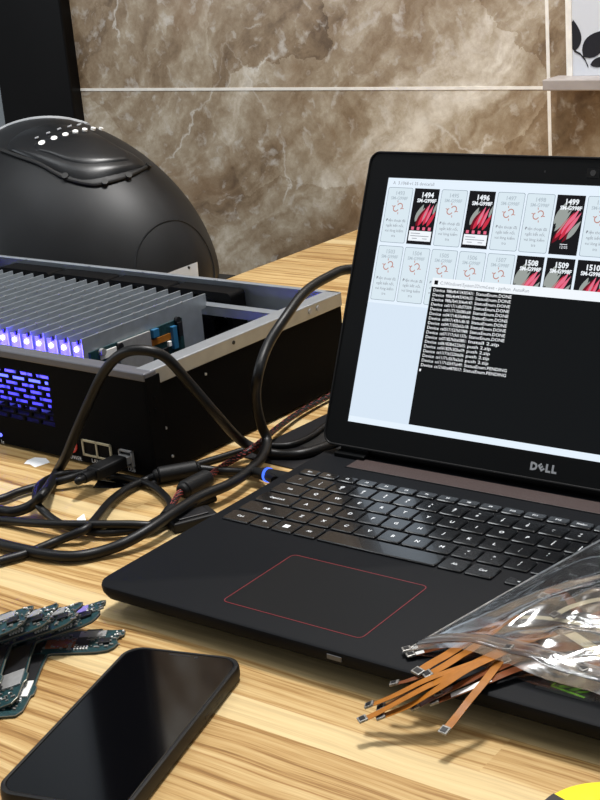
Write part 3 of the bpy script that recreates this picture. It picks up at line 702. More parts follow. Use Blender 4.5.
# screen content.  (s, t) = mm from the display's top-left corner
E_BG = emit('screen_white', (0.80, 0.90, 1.0, 1), 1.0); E_BG2 = emit('screen_pale_blue', (0.70, 0.81, 0.93, 1), 1.0)
E_TILE = emit('tile_fill', (0.71, 0.82, 0.89, 1), 1.0); E_BORDER = emit('tile_border', (0.22, 0.28, 0.34, 1)); E_ICON = emit('icon_rust', (0.52, 0.24, 0.20, 1))
E_GREY = emit('ui_grey_text', (0.26, 0.28, 0.32, 1)); E_PALE = emit('ui_pale_text', (0.46, 0.54, 0.60, 1)); E_TERM = emit('terminal_black', (0.009, 0.010, 0.011, 1))
E_WHITE = emit('ui_white', (0.90, 0.95, 1.0, 1)); E_TTXT = emit('terminal_text_white', (0.95, 0.97, 1.0, 1)); E_RED = emit('picture_red', (0.62, 0.035, 0.07, 1)); E_PINK = emit('picture_pink', (0.80, 0.16, 0.26, 1))
E_SAGE = emit('picture_grey', (0.33, 0.36, 0.34, 1)); E_DARK = emit('picture_dark_red', (0.16, 0.01, 0.02, 1)); E_PBLK = emit('preview_black', (0.012, 0.012, 0.014, 1))
def SX(s): return s - 172.1
def ST(t): return 193.6 - t
b = LB(); b.rect(-172.1, 0, 172.1, 193.6, 0.0); disp = b.build('display', E_BG, lap)
def srect(b, s0, t0, s1, t1, n): b.rect(SX(s0), ST(t1), SX(s1), ST(t0), n)
b = LB(); srect(b, 0, 99, 57, 189, .03); b.build('window_body', E_BG2, disp)
def stext(b, s, x, t, size, bold=0.0, align='CENTER', n=.1):
    M0 = b.M; b.M = LM @ Matrix.Translation((SX(x), ST(t), n)) @ Matrix.Scale(size, 4); b.mesh(textmesh(s, 1, bold, align), Matrix.Identity(4)); b.M = M0
b = LB(); stext(b, 'A  3.1068-v1.25 device/all', 5, 4.0, 3.6, 0, 'LEFT'); b.build('window_title', E_GREY, disp)
def arc(b, cx, cy, r0, r1, a0, a1, n, z):
    for i in range(n):
        a, c = math.radians(a0 + (a1 - a0) * i / n), math.radians(a0 + (a1 - a0) * (i + 1) / n)
        b.f([b.v((cx + r * math.cos(t), cy + r * math.sin(t), z)) for r, t in ((r0, a), (r1, a), (r1, c), (r0, c))])
def offline_tile(s0, t0, w_, h_, num):
    b = LB(); o1 = rrect(SX(s0), ST(t0 + h_), SX(s0 + w_), ST(t0), 1.4, 3); b.poly(o1, .04); tl = b.build('offline_tile', E_BORDER, disp)
    b = LB(); b.poly(rrect(SX(s0) + .35, ST(t0 + h_) + .35, SX(s0 + w_) - .35, ST(t0) - .35, 1.2, 3), .07)
    t_ = []
    b2 = LB(); cx, cy = SX(s0 + w_ / 2), ST(t0 + h_ * .36)
    arc(b2, cx - 1.7, cy - .9, 1.9, 2.7, 110, 340, 12, .1); arc(b2, cx + 1.7, cy + .9, 1.9, 2.7, -70, 160, 12, .1)
    for a in (100, 135, 170, 280, 315, 350):
        d = Vector((math.cos(math.radians(a)), math.sin(math.radians(a)))); n = Vector((-d.y, d.x)) * .3; p = Vector((cx, cy)) + d * 3.9 ; q = p + d * 1.7
        if a in (135, 315): continue
        b2.f([b2.v((*(p + n), .1)), b2.v((*(q + n), .1)), b2.v((*(q - n), .1)), b2.v((*(p - n), .1))])
    b3 = LB()
    for i, s in enumerate(('Điện thoại đã', 'ngắt kết nối,', 'vui lòng kiểm', 'tra')): stext(b3, s, s0 + w_ / 2, t0 + h_ * (.60 + .092 * i), 3.1)
    b4 = LB(); stext(b4, num, s0 + w_ / 2, t0 + 4.6, 4.4, .02); stext(b4, 'SM-G998F', s0 + w_ / 2, t0 + 8.6, 3.6, .02)
    return [b, b2, b3, b4, tl]
def preview(s0, t0, w_, h_, num, kind):
    b = LB(); srect(b, s0, t0, s0 + w_, t0 + h_, .04); tl = b.build('phone_preview', E_PBLK, disp)
    lay = {}
    def B(k):
        if k not in lay: lay[k] = LB()
        return lay[k]
    n = .07
    def lf(k, a, c, wd, bend=0):
        nonlocal n
        B(k).poly(leafpoly((SX(s0 + a[0] * w_), ST(t0 + a[1] * h_)), (SX(s0 + c[0] * w_), ST(t0 + c[1] * h_)), wd, bend), n); n += .012
    if kind == 'small':
        lf(E_SAGE, (.20, .60), (.46, .28), 2.2); lf(E_SAGE, (.30, .62), (.52, .34), 1.4); lf(E_DARK, (.26, .68), (.66, .30), 2.6); lf(E_RED, (.34, .68), (.70, .30), 1.7); lf(E_PINK, (.48, .60), (.72, .26), 1.2); lf(E_RED, (.54, .66), (.84, .30), 1.6); lf(E_PINK, (.64, .62), (.86, .28), 1.0); lf(E_RED, (.70, .68), (.98, .40), 1.5); lf(E_SAGE, (.52, .56), (.62, .40), .4); lf(E_SAGE, (.88, .46), (.99, .24), 1.0)
    else:
        lf(E_SAGE, (.03, .50), (.40, .10), 2.6); lf(E_SAGE, (.10, .54), (.54, .14), 2.2); lf(E_SAGE, (.08, .62), (.60, .24), 1.8); lf(E_DARK, (.06, .82), (.62, .36), 2.4); lf(E_RED, (.14, .74), (.70, .28), 1.9); lf(E_PINK, (.34, .66), (.86, .22), 1.9); lf(E_RED, (.30, .76), (.80, .36), 1.6); lf(E_PINK, (.48, .66), (.94, .28), 1.3); lf(E_DARK, (.40, .80), (.90, .46), 1.4); lf(E_SAGE, (.56, .74), (.97, .42), 2.0); lf(E_SAGE, (.18, .66), (.58, .34), .4)
    if kind == 'small':
        b2 = B(E_WHITE); srect(b2, s0 + 1.2, t0 + h_ * .76, s0 + w_ - 1.2, t0 + h_ * .94, .2)
        b3 = B(E_PINK)
        for i in range(4): srect(b3, s0 + 2.4 + i * 5, t0 + h_ * .69, s0 + 4.8 + i * 5, t0 + h_ * .745, .22)
        b4 = B(E_GREY)
        for i, (a, c) in enumerate(((.12, .5), (.12, .86), (.2, .4))): srect(b4, s0 + a * w_, t0 + h_ * (.80 + .045 * i), s0 + c * w_, t0 + h_ * (.812 + .045 * i), .23)
        srect(b4, s0 + .62 * w_, t0 + h_ * .89, s0 + .8 * w_, t0 + h_ * .902, .23)
    else:
        b2 = B(E_WHITE); srect(b2, s0 + w_ * .36, t0 + h_ * .82, s0 + w_ * .62, t0 + h_ * .83, .2); stext(b2, '12:05', s0 + w_ * .5, t0 + h_ * .875, 3, 0, n=.2)
    b2 = B(E_WHITE); stext(b2, num, s0 + w_ * .55, t0 + 5.2, 5.6, .035, n=.24); stext(b2, 'SM-G998F', s0 + w_ * .55, t0 + 9.6, 4.0, .035, n=.24)
    for k, bb in lay.items(): bb.build('preview_picture', k, tl)
PI_, TW = 24.2, 22.6
off = []
nums1 = ['1493', '1494', '1495', '1496', '1497', '1498', '1499', '1500', '1501', '1502', '1503', '1504', '1505', '1506']
for i, nme in enumerate(nums1[:13]):
    s0 = 1.7 + PI_ * i
    if i in (1, 3): preview(s0, 7.4, TW - .4, 43.6, nme, 'small')
    elif i == 6: preview(s0, 7.4, TW - .4, 43.6, nme, 'large')
    else: off.append(offline_tile(s0, 7.4, TW, 43.6, nme))
for i in range(13):
    s0 = 1.7 + PI_ * i; nme = str(1503 + i)
    if i in (5, 6, 7): preview(s0, 53.6, TW - .4, 43.0, nme, 'large' if i < 7 else 'small')
    else: off.append(offline_tile(s0, 53.6, TW, 43.0, nme))
for bb, b2, b3, b4, tl in off:
    bb.build('tile_face', E_TILE, tl); b2.build('broken_link_icon', E_ICON, tl); b3.build('tile_message', E_GREY, tl); b4.build('tile_heading', E_PALE, tl)
for o in list(sc.objects):      # tile content sits one level under the display's tiles: flatten to thing > part > sub-part
    if o.parent and o.parent.parent == disp: o.parent = disp
b = LB(); srect(b, 55, 75.5, 331, 188.6, .3); b.build('terminal_window', E_TERM, disp)
b = LB(); srect(b, 55, 75.5, 331, 82.4, .34); b.build('terminal_title_bar', E_WHITE, disp)
b = LB(); srect(b, 57, 77.4, 60.2, 80.6, .38); b.build('terminal_icon', E_TERM, disp)
b = LB(); stext(b, 'C:\\Windows\\System32\\cmd.exe - python  AutoRun', 62, 79.2, 3.6, 0, 'LEFT', .38); b.build('terminal_title', E_GREY, disp)
def fitted(b, s, x, t, width, h):
    me = textmesh(s, 1, .006, 'LEFT'); xs = [v.co.x for v in me.vertices]; k = width / (max(xs) - min(xs)); M0 = b.M
    b.M = LM @ Matrix.Translation((SX(x), ST(t), .36)) @ Matrix.Diagonal((k, h, 1, 1)); b.mesh(me, Matrix.Identity(4)); b.M = M0
b = LB(); ids = ['988a4b4134303431', '988a4b4433424a55', '988a7b41304e4147', 'ce011711d0d7730905', 'ce0117115b080c68', 'ce041714b50e84640c', 'ce0417143b1c8b1805', 'ce04171502ab2a18', 'ce05171527b0198805', 'ce071717c9d1137b04', 'ce071827b0b6088101', 'ce061828b6223b05', 'ce061829c3f2be0905', 'ce11171b3220da0605', 'ce11171c5b7ba2e008', 'ce11171d5b97ab4905', 'ce12160ce4870017 05'.replace(' ', '')]
stt = ['StatusEnum.DONE'] * 10 + ['Install 2.zip'] + ['push 2.zip'] * 4 + ['StatusEnum.PENDING'] * 2
for i in range(17):
    t = 84.9 + 3.6 * i
    fitted(b, 'Device', 57, t, 10.0, 3.3); fitted(b, ids[i][:16] + ':', 68.8, t, 23.6, 3.3); fitted(b, stt[i], 94, t, 2.0 * len(stt[i]) - .4, 3.3)
srect(b, 56.5, 145.6, 58, 147.4, .36)
b.build('terminal_text', E_TTXT, disp)

# ------------------------------------------------------------------ cables
def cable(name, pts, r, m, label, cat='cable', n=8):
    P = smoothpath(pts, n); o = Vector((P[0].x, P[0].y, 0))
    return tag(MB().tube(P, r, 12).build(name, m, org=o, smooth=True), label, cat)
R_ = 4.2
# long cable looping beside the right side of the box, then across the desk
pts = [Vector(q) for q in ((-50, 380, 5), (-100, 330, 6), (-130, 285, 40), (-165, 225, 100), (-205, 165, 130))] + [GY(352, 269, 120)] + [GY(u, v, y) for u, v, y in ((330, 276, 95), (305, 292, 60), (285, 318, 25), (268, 345, 0), (258, 375, -20))]
pts += [G(256, 400, 58), G(261, 424, 32), G(267, 440, 18), G(263, 455, 13), G(250, 470, 12), G(230, 484, 12), G(200, 497, 13), G(175, 512, 14), G(150, 529, 12), G(125, 543, 8), G(100, 552, 5), G(75, 556.5, 5), G(50, 555, 5), G(25, 550, 5), G(0, 544, 5), G(-40, 532, 5), G(-95, 518, 5), G(-150, 500, 5)]
cable('power_cable', pts, R_, M_CABLE, 'thick black cable arching down from behind the laptop lid and sweeping across the desk')
pts = [G(-150, 488, 5), G(-90, 503, 5), G(-40, 510, 5), G(0, 511, 5), G(15, 511.5, 6), G(32, 505, 10), G(45, 492, 20)] + [GY(u, v, y) for u, v, y in ((56, 474, -95), (66, 456, -95), (75, 434, -95), (90, 400, -95), (104, 372, -95), (120, 355, -95), (140, 350, -92), (165, 357, -80), (190, 384, -60), (215, 413, -42))]
pts += [G(238, 438, 22), G(256, 449, 10), G(276, 454, 5), G(300, 454, 5), G(322, 448, 5), G(340, 440, 5), G(380, 425, 5)]
cable('loop_cable', pts, R_, M_CABLE, 'thick black cable looping up over the front right corner of the metal box')
# usb cable with its plug in the box
us = thing('usb_cable', G(0, 499, 0), 'black USB cable plugged into the right end of the box front', 'cable')
o_ = us.location / MM
plug_c = BM @ Vector((-28.5, -2.5, 15.5)); out = (BM.to_3x3() @ Vector((0, -1, 0)))
dirp = (G(101, 469, 10) - plug_c); dirp.z = 0; dirp = out
pe = plug_c + out * 46
pts = [G(-150, 545, 5), G(-95, 522, 5), G(-40, 508, 5), G(0, 499, 5), G(20, 491.5, 5), G(45, 484.5, 5), G(62, 480.5, 8), G(78, 475.5, 10), G(92, 471, 13)]
pts += [pe + out * 10]
b = MB(); b.M = Matrix.Translation(-o_); b.tube(smoothpath(pts + [pe], 8), 3.3, 12); b.build('cord', M_CABLE, us, smooth=True)
b = MB(); b.M = Matrix.Translation(-o_) @ Matrix.Translation(plug_c) @ Matrix.Rotation(BROT, 4, 'Z')
b.box(-7.5, 7.5, -40, -7, -5.2, 5.2); b.build('plug', M_CABLE2, us, bevel=2)
b = MB(); b.M = Matrix.Translation(-o_) @ Matrix.Translation(plug_c) @ Matrix.Rotation(BROT, 4, 'Z'); b.box(-6, 6, -7.5, 0, -3, 3); b.build('metal_shell', M_SHIELD, us)
b = MB(); b.M = Matrix.Translation(-o_); b.tube([plug_c + out * 40, pe, pe + out * 4], 4.4, 12); b.build('strain_relief', M_CABLE2, us, smooth=True)
# loop lying in front of the box
pts = [G(176, 516, 5), G(172, 507, 5), G(165, 496, 5), G(150, 485, 5), G(125, 478, 5), G(95, 474, 4.5), G(66, 473.5, 5), G(46, 480, 7), G(36.5, 490, 12), G(37, 503, 12), G(48, 515, 7), G(66, 526, 5), G(95, 532.5, 5), G(120, 532, 5), G(143, 528, 5), G(165, 520, 5), G(190, 507, 4), G(215, 498, 4)]
cable('coiled_cable', pts, 3.0, M_CABLE, 'thin black cable lying in a loop on the desk in front of the box')
# power lead with ferrite and blue-ringed plug in the laptop
pl = thing('power_lead', G(0, 561, 0), 'black power lead with a ferrite and a blue-ringed plug at the laptop', 'cable'); o_ = pl.location / MM
pts = [G(-150, 575, 4), G(-90, 580, 4), G(-40, 573, 4), G(0, 561, 4), G(25, 554, 4), G(57, 541, 4), G(83, 530.5, 10), G(94, 521, 10), G(110, 502, 6), G(127, 489, 5), G(146, 480, 5), G(158, 475.5, 8), G(177, 471.5, 8), G(197, 468.5, 8), G(222, 471, 5), G(242, 471.5, 5), G(258, 471.5, 9), Vector((-205, -54, 13.5))]
b = MB(); b.M = Matrix.Translation(-o_); b.tube(smoothpath(pts, 8), 3.4, 12); b.build('cord', M_CABLE, pl, smooth=True)
a, c = G(158, 475.5, 8), G(197, 468.5, 8); b = MB(); b.M = Matrix.Translation(-o_); b.cyl(a, c, 6.9, 20); d = (c - a).normalized(); b.cyl(a - d * 4, a, 4.4, 14, 6); b.cyl(c, c + d * 3, 6, 14, 4.4); b.build('ferrite', M_CABLE2, pl, smooth=40, bevel=1.2)
e_ = Vector((-193.2, -47, 14)); s_ = G(250, 471.5, 10); d = (e_ - s_).normalized()
s_ = e_ - d * 33
b = MB(); b.M = Matrix.Translation(-o_); b.cyl(s_, e_, 5.2, 18); b.cyl(s_ - d * 12, s_, 3.8, 14, 4.8); b.build('dc_plug', M_CABLE2, pl, smooth=40)
q_ = e_ - d * 27
b = MB(); b.M = Matrix.Translation(-o_); b.cyl(q_ - d * 1.2, q_ + d * 1.2, 5.9, 22); b.build('glow_ring', M_BLUE, pl)
# red-flecked braided lead with its own ferrite
br = thing('braided_lead', G(0, 520, 0), 'black lead turning into a red-flecked braid with a ferrite, running behind the laptop', 'cable'); o_ = br.location / MM
P1 = smoothpath([G(-150, 530, 4), G(-90, 522, 4), G(-40, 519, 4), G(0, 520.5, 4), G(50, 524, 9), G(90, 524.5, 11), G(130, 524.5, 10), G(152, 525, 8), G(166, 519, 6)], 8)
b = MB(); b.M = Matrix.Translation(-o_); b.tube(P1, 3.3, 12); b.build('cord', M_CABLE, br, smooth=True)
b = MB(); b.M = Matrix.Translation(-o_); a, c = G(152, 526, 6), G(166, 519, 6); b.cyl(a, c, 4.6, 14, 5.4); b.cyl(c, G(172, 511, 6), 6, 14); b.build('joint', M_CABLE2, br, smooth=40)
P2 = smoothpath([G(171, 512, 6), G(176, 499, 7), G(184, 490, 9), G(207, 478, 9), G(216, 471, 6), G(228, 463, 4), G(247, 452, 12), G(262, 441, 14), G(276, 429, 8), G(300, 412, 6), G(330, 396, 5), G(360, 382, 5)], 10)
b = MB(); b.M = Matrix.Translation(-o_); b.tube(P2, 2.5, 12); b.build('braid', M_CABLE, br, smooth=True)
b = MB(); b.M = Matrix.Translation(-o_)
for i in range(1, len(P2) - 1):
    d = (P2[i + 1] - P2[i - 1]).normalized(); a = d.orthogonal().normalized(); c = d.cross(a)
    for k in range(3):
        t = i * 1.3 + 2 * math.pi * k / 3; p = P2[i] + (a * math.cos(t) + c * math.sin(t)) * 2.45; q = P2[i] + d * 2.2 + (a * math.cos(t + .6) + c * math.sin(t + .6)) * 2.45
        b.cyl(p, q, .42, 5)
tag(b.build('red_flecks', M_TANBRAID, br), 'dull red threads of the braid', kind='stuff')
a, c = G(184, 490, 9), G(207, 478, 9); d = (c - a).normalized(); b = MB(); b.M = Matrix.Translation(-o_); b.cyl(a, c, 7.4, 20); b.cyl(a - d * 4, a, 5, 16, 7); b.cyl(c, c + d * 3, 7, 16, 5); b.build('ferrite', M_CABLE2, br, smooth=40, bevel=1.2)
# cable going behind the laptop from under the ferrite
pts = [G(150, 486, 3.2), G(172, 474, 3.2), G(196, 465, 3.2), G(222, 457, 3.2), G(245, 450, 3.2), G(265, 446, 3.4), G(290, 445, 3.4), G(310, 437, 3.4), G(328, 424, 3.4), G(360, 405, 3.4)]
cable('thin_cable', pts, 3.0, M_CABLE, 'thin black cable from under the ferrite running along the box foot to behind the laptop')
# thin flat black block between the box and the laptop
ad = thing('flat_black_block', (-225, 60, 0), 'flat black block lying between the metal box and the laptop lid', 'adapter', rot=(0, 0, math.radians(-4)))
b = MB(); b.loft([[(x, y, 0) for x, y in rrect(-58, -62, 40, 70, 8)], [(x, y, 1.2) for x, y in rrect(-58, -62, 40, 70, 8)]]); b.build('case', M_CHIP, ad, bevel=.4)
b = MB(); b.box(-30, 10, -20, 30, 1.2, 1.5); b.build('top_patch', M_BLACK, ad)  # plain raised black patch on top of the block
# plug block at the laptop's left edge
p0 = G(192, 524, 0); pbk = thing('plug_block', (p0.x, p0.y, 0), 'small black plug block under the cable by the left edge of the laptop', 'plug', rot=(0, 0, math.radians(62)))
b = MB(); b.box(-18, 18, -11, 11, 0, 8); b.build('body', M_CABLE2, pbk, bevel=1.5)
b = MB(); b.box(-12, 12, -7, 7, 8, 9.2); b.build('cap', M_CHIP, pbk, bevel=.5)
# scraps
def scrap(name, pts, m, label, cat, z=0.25):
    P = [G(u, v, 0) for u, v in pts]; o = sum(P, Vector()) / len(P); b = MB(); b.prism([(p.x, p.y) for p in P], 0, z)
    return tag(b.build(name, m, org=(o.x, o.y, 0)), label, cat)
scrap('paper_scrap', [(24, 464), (27, 460.5), (35, 457.5), (46, 458.5), (50, 462.5), (35, 467.5), (30, 464.5)], M_PAPER, 'larger torn white paper scrap at the foot of the metal box', 'paper scrap')
scrap('paper_scrap', [(77, 519), (84, 514), (86, 520.5), (82, 522), (77, 521)], M_PAPER, 'tiny white paper scrap between the cables on the desk', 'paper scrap')
scrap('film_scrap', [(93, 488), (98, 480.5), (142, 479), (140, 485), (114, 488.5)], M_GLASS, 'shiny dark film piece lying under the USB plug', 'film')

# ------------------------------------------------------------------ phone
ph = thing('smartphone', (-72.0, -364.0, 0), 'black smartphone in a black rubber case, lying face up with screen off', 'phone', rot=(0, 0, math.radians(15.8)))
b = MB()
def pr_(ins, z): return [(x, y, z) for x, y in rrect(-38.5 + ins, -79 + ins, 38.5 - ins, 77.5 - ins, 12 - ins * .6, 8)]
b.loft([pr_(2.2, 0), pr_(.6, 1.2), pr_(0, 3.5), pr_(0, 8), pr_(.5, 10), pr_(1.6, 10.6), pr_(2.6, 10.4), pr_(3.0, 9.6)]); b.build('case', M_PHONECASE, ph, smooth=35)
b = MB(); b.loft([pr_(3.0, 9.4), pr_(3.0, 9.9), pr_(3.3, 10.1)]); gl = b.build('screen', M_GLASS, ph, smooth=25)
b = MB(); b.prism(rrect(-9, 71.6, 5, 72.8, .5), 10.1, 10.18); b.build('earpiece', M_CHIP, gl)
b = MB(); b.cyl((9, 71.6, 10.1), (9, 71.6, 10.2), 1.2, 14); b.build('front_camera', M_CHIP, gl)
b = MB(); b.box(-5, 5, -79.4, -78.6, 3.2, 6.8); b.build('charging_port', M_GREY, ph, bevel=.6)
for y in (18, 34): b = MB(); b.box(38.2, 38.65, y, y + 9, 4, 6.4); b.build('side_button', M_PHONECASE, ph, bevel=.4)

# ------------------------------------------------------------------ loose phone circuit boards
def board(I, rz, ry, label, opts):
    t = thing('circuit_board', I, label, 'circuit board', 'loose phone circuit boards', rot=(0, math.radians(ry), math.radians(rz)))
    out = [(0, -1), (2, 0), (30, -1.0), (37, 0.5), (40.5, 4), (42.5, 9), (40.5, 14), (41.5, 17), (44.5, 20), (44.5, 24.5), (41.5, 26.5), (30, 27), (29, 29), (20, 29), (19, 27.5), (-10, 28), (-12, 30), (-20, 30), (-23, 26), (-24, 0), (-22, -20), (-24, -38), (-23, -69), (-20, -72), (-4, -71), (-1, -66), (0, -50), (1.5, -48), (1.5, -40), (0, -38), (-.6, -20)]
    b = MB(); b.prism(out, -1.6, 0); b.build('substrate', [M_PCB], t, bevel=.25)
    rim = [Vector((x, y, -.3)) for x, y in out]; b = MB(); b.tube(rim + [rim[0]], .45, 5); b.build('edge', M_PCBEDGE, t)
    def bx(name, x0, x1, y0, y1, h, m_): b = MB(); b.box(x0, x1, y0, y1, 0, h); b.build(name, m_, t, bevel=.25)
    bx('battery_bay_shield', -21.6, -1.3, -33.5, -2, 1.0, M_CHIP); bx('shield_can', -21.6, -1.3, -52, -34.2, 1.2, opts.get('leg', M_SHIELD))
    bx('flex_socket', 30, 37, 8, 14, 1.8, M_CHIP); bx('shield_can', 16, 33, 17.5, 25.5, 1.0, opts.get('tip', M_SHIELD))
    bx('chip_group', -19, -8, 4, 20, 1.2, M_CHIP)
    if opts.get('copper'): bx('copper_pad', -4, 15, 6, 17, .6, M_COPPER); bx('graphite_pad', 15.5, 24, 4, 20, .9, M_CHIP); bx('dark_pad', -22, -5, 1, 22, .9, M_CHIP)
    else: bx('chip', 2, 12, 10, 20, .8, M_CHIP)
    rnd = random.Random(rz * 10 + I[0])
    b = MB()
    for i in range(110):
        while True:
            x, y = rnd.uniform(-21, 44), rnd.uniform(-68, 25)
            if (x < -3 and (y < -52 or y > 2)) or (y > 2 and x > 0): break
        s = rnd.uniform(.4, 1.3); b.box(x - s, x + s, y - s * .7, y + s * .7, 0, rnd.uniform(.5, 1.1))
    b.build('small_components', M_CONN, t)['kind'] = 'stuff'
    b = MB()
    for i in range(24):
        if i < 10: x, y = 16 + (i % 5) * 1.9, 5.4 - (i // 5) * 2.4
        else:
            x, y = (rnd.uniform(28, 44), rnd.uniform(12, 25)) if i < 17 else (rnd.uniform(-21, -4), rnd.uniform(-69, -54))
        b.box(x - .5, x + .5, y - .6, y + .6, 0, 1.0)
    b.build('solder_pads', M_WHITE, t)['kind'] = 'stuff'
    return t
board((-180.1, -321.9, 1.8), 34, 0, 'lowest and nearest green circuit board, flat on the desk beside the phone', {'copper': 1, 'leg': M_WHITE})
board((-191.2, -321.0, 7), 38, -16, 'green circuit board with a violet-tinted shield, leaning just above the lowest board', {'tip': mat('violet_shield', C(150, 135, 215), .4, .4)})
board((-197.6, -334.8, 10.5), 38, -16, 'green circuit board in the middle of the fanned pile', {})
board((-204.6, -348.8, 14), 38, -16, 'green circuit board second from the far left end of the fanned pile', {})
board((-211.6, -362.8, 17.5), 38, -16, 'topmost green circuit board at the far left end of the fanned pile', {})

# ------------------------------------------------------------------ flexible ribbon cables
def flex(name, pts, label, m=M_FLEX, wd=4.6, tipconn=True, group='ribbon cables spilling out of the bag', deep=False, twist=0.0, cat='ribbon cable'):
    pts = [Vector(p) for p in pts]
    if deep:
        d_ = (pts[-1] - pts[-2]); d_.z = 0; d_.normalize(); pts += [pts[-1] + d_ * 7 + Vector((1, 1, -.6)), pts[-1] + d_ * 14 + Vector((3, 3, -1.4))]
    P = smoothpath(pts, 6); o = Vector((P[0].x, P[0].y, 0))
    t = thing('ribbon_cable', o, label, cat, group)
    b = MB(); b.M = Matrix.Translation(-o); b.ribbon(P, wd, .22, twist=twist); b.build('ribbon', m, t)
    if tipconn:
        d = (P[0] - P[2]).normalized(); up = Vector((0, 0, 1)); sd = d.cross(up).normalized(); up = sd.cross(d)
        Mx = Matrix(((d.x, sd.x, up.x, P[0].x - o.x), (d.y, sd.y, up.y, P[0].y - o.y), (d.z, sd.z, up.z, P[0].z - o.z), (0, 0, 0, 1)))
        b = MB(); b.M = Mx; b.box(-4.2, 1.0, -wd / 2 - .3, wd / 2 + .3, -.2, 1.2); cn = b.build('connector', M_CONN, t, bevel=.3)
        b = MB(); b.M = Mx; b.box(-3.0, 0.0, -wd / 2 + .7, wd / 2 - .7, 1.2, 1.5); b.build('contact_bar', M_CHIP, cn)
    return t
FX = [
 ([(360, 721, 13), (380, 711.5, 16), (418, 691, 25), (455, 672, 29), (500, 650, 31)], 'orange ribbon cable reaching furthest left out of the bag over the desk', M_FLEX, 4.4),
 ([(367, 706.5, 14), (395, 695, 21), (430, 678, 28), (480, 660, 31), (520, 640, 31)], 'orange ribbon cable tip just above the furthest-left one', M_FLEX, 4.4),
 ([(379, 709, 13), (410, 694, 22), (445, 678, 29), (485, 660, 32), (530, 640, 32)], 'orange ribbon cable with a silver connector, third tip from the left', M_FLEX, 5.2),
 ([(378, 718, 13), (410, 705, 19), (440, 687, 28), (470, 668, 32), (510, 650, 32)], 'orange ribbon cable below the silver-tipped one, crossing the laptop edge', M_FLEX, 4.8),
 ([(413, 708.5, 14), (435, 697, 20), (465, 682, 27), (500, 665, 29), (540, 650, 30)], 'brown ribbon cable tip in the middle of the fan, under the orange ones', M_FLEXB, 4.4),
 ([(432, 703, 17), (455, 694, 22), (485, 682, 27), (520, 668, 29), (560, 660, 30)], 'glossy brown ribbon cable reflecting white, at the right of the fan', M_FLEXB, 5.4),
 ([(436, 695, 20), (460, 685, 24), (490, 672, 28), (530, 655, 30)], 'brown ribbon cable lying over the glossy one at the right of the fan', M_FLEXB, 4.4),
 ([(443, 733, 14), (456, 717, 18), (470, 699, 24), (484, 682, 28), (505, 655, 30)], 'lone orange ribbon cable pointing steeply down to the desk at the right', M_FLEX, 4.8),
 ([(416, 673.5, 26), (430, 664, 28), (446, 655, 30), (465, 643, 31), (490, 628, 31)], 'orange ribbon cable short and wide on the laptop palm rest by the bag mouth', M_FLEX, 6.0),
 ([(425, 676, 25.5), (442, 667, 28), (458, 657, 30), (475, 646, 33), (500, 625, 33)], 'orange ribbon cable kinked at the bag mouth beside the short wide one', M_FLEX, 5.2),
 ([(392, 684.5, 21), (412, 679, 24.6), (440, 668, 25.4), (470, 652, 28), (500, 640, 29)], 'dark brown ribbon cable along the laptop front edge in shade', M_FLEXB, 3.4),
 ([(404, 650.5, 26), (418, 647, 27), (436, 643, 29), (465, 634, 30)], 'brown ribbon cable uppermost at the left tip of the bag', M_FLEXB, 4.0),
 ([(408, 656, 25), (424, 651.5, 26), (444, 646, 28), (470, 638, 29)], 'brown ribbon cable with a painted white glint, second at the left tip of the bag', M_FLEXB, 4.0),
]
for i, (pts, lab, m_, wd) in enumerate(FX):
    t = flex('ribbon_cable', [G(*q) for q in pts], lab, m_, wd, deep=True)
    if i in (5, 11, 12):  # painted white strips stand for the glare on these ribbons
        P = smoothpath([G(*q) + Vector((0, 0, .25)) for q in pts], 6); o = t.location / MM; k0, k1 = (5, 14) if i == 5 else (3, 7)
        b = MB(); b.M = Matrix.Translation(-o); b.ribbon(P[k0:k1], wd * .8, .1); tag(b.build('white_glint', M_WHITE, t), 'white reflection painted on the ribbon')
rnd = random.Random(3)
for k in range(16):
    x, y = rnd.uniform(78, 190), rnd.uniform(-228, -150); a = rnd.uniform(-.5, 1.2); L_ = rnd.uniform(22, 38); z = 26.6 + k * .45
    d = Vector((math.cos(a), math.sin(a), 0)); n = Vector((-d.y, d.x, 0)); bend = rnd.uniform(-9, 9)
    pts = [Vector((x, y, z)) - d * L_, Vector((x, y, z + 2)) - d * L_ * .4 + n * bend, Vector((x, y, z + 2)) + d * L_ * .4 + n * bend, Vector((x, y, z)) + d * L_ - n * bend * .4]
    pts = [Vector((max(p.x, 62 + max(0, (p.y + 250) * .19)), max(p.y, -240), p.z)) for p in pts]
    flex('ribbon_cable', pts, 'cream ribbon cable jumbled inside the clear zip bag' if k % 3 == 0 else 'brown ribbon cable jumbled inside the clear zip bag', M_FLEXC if k % 3 == 0 else M_FLEXB, rnd.uniform(4, 7), group='cream ribbon cables inside the bag' if k % 3 == 0 else 'brown ribbon cables inside the bag')

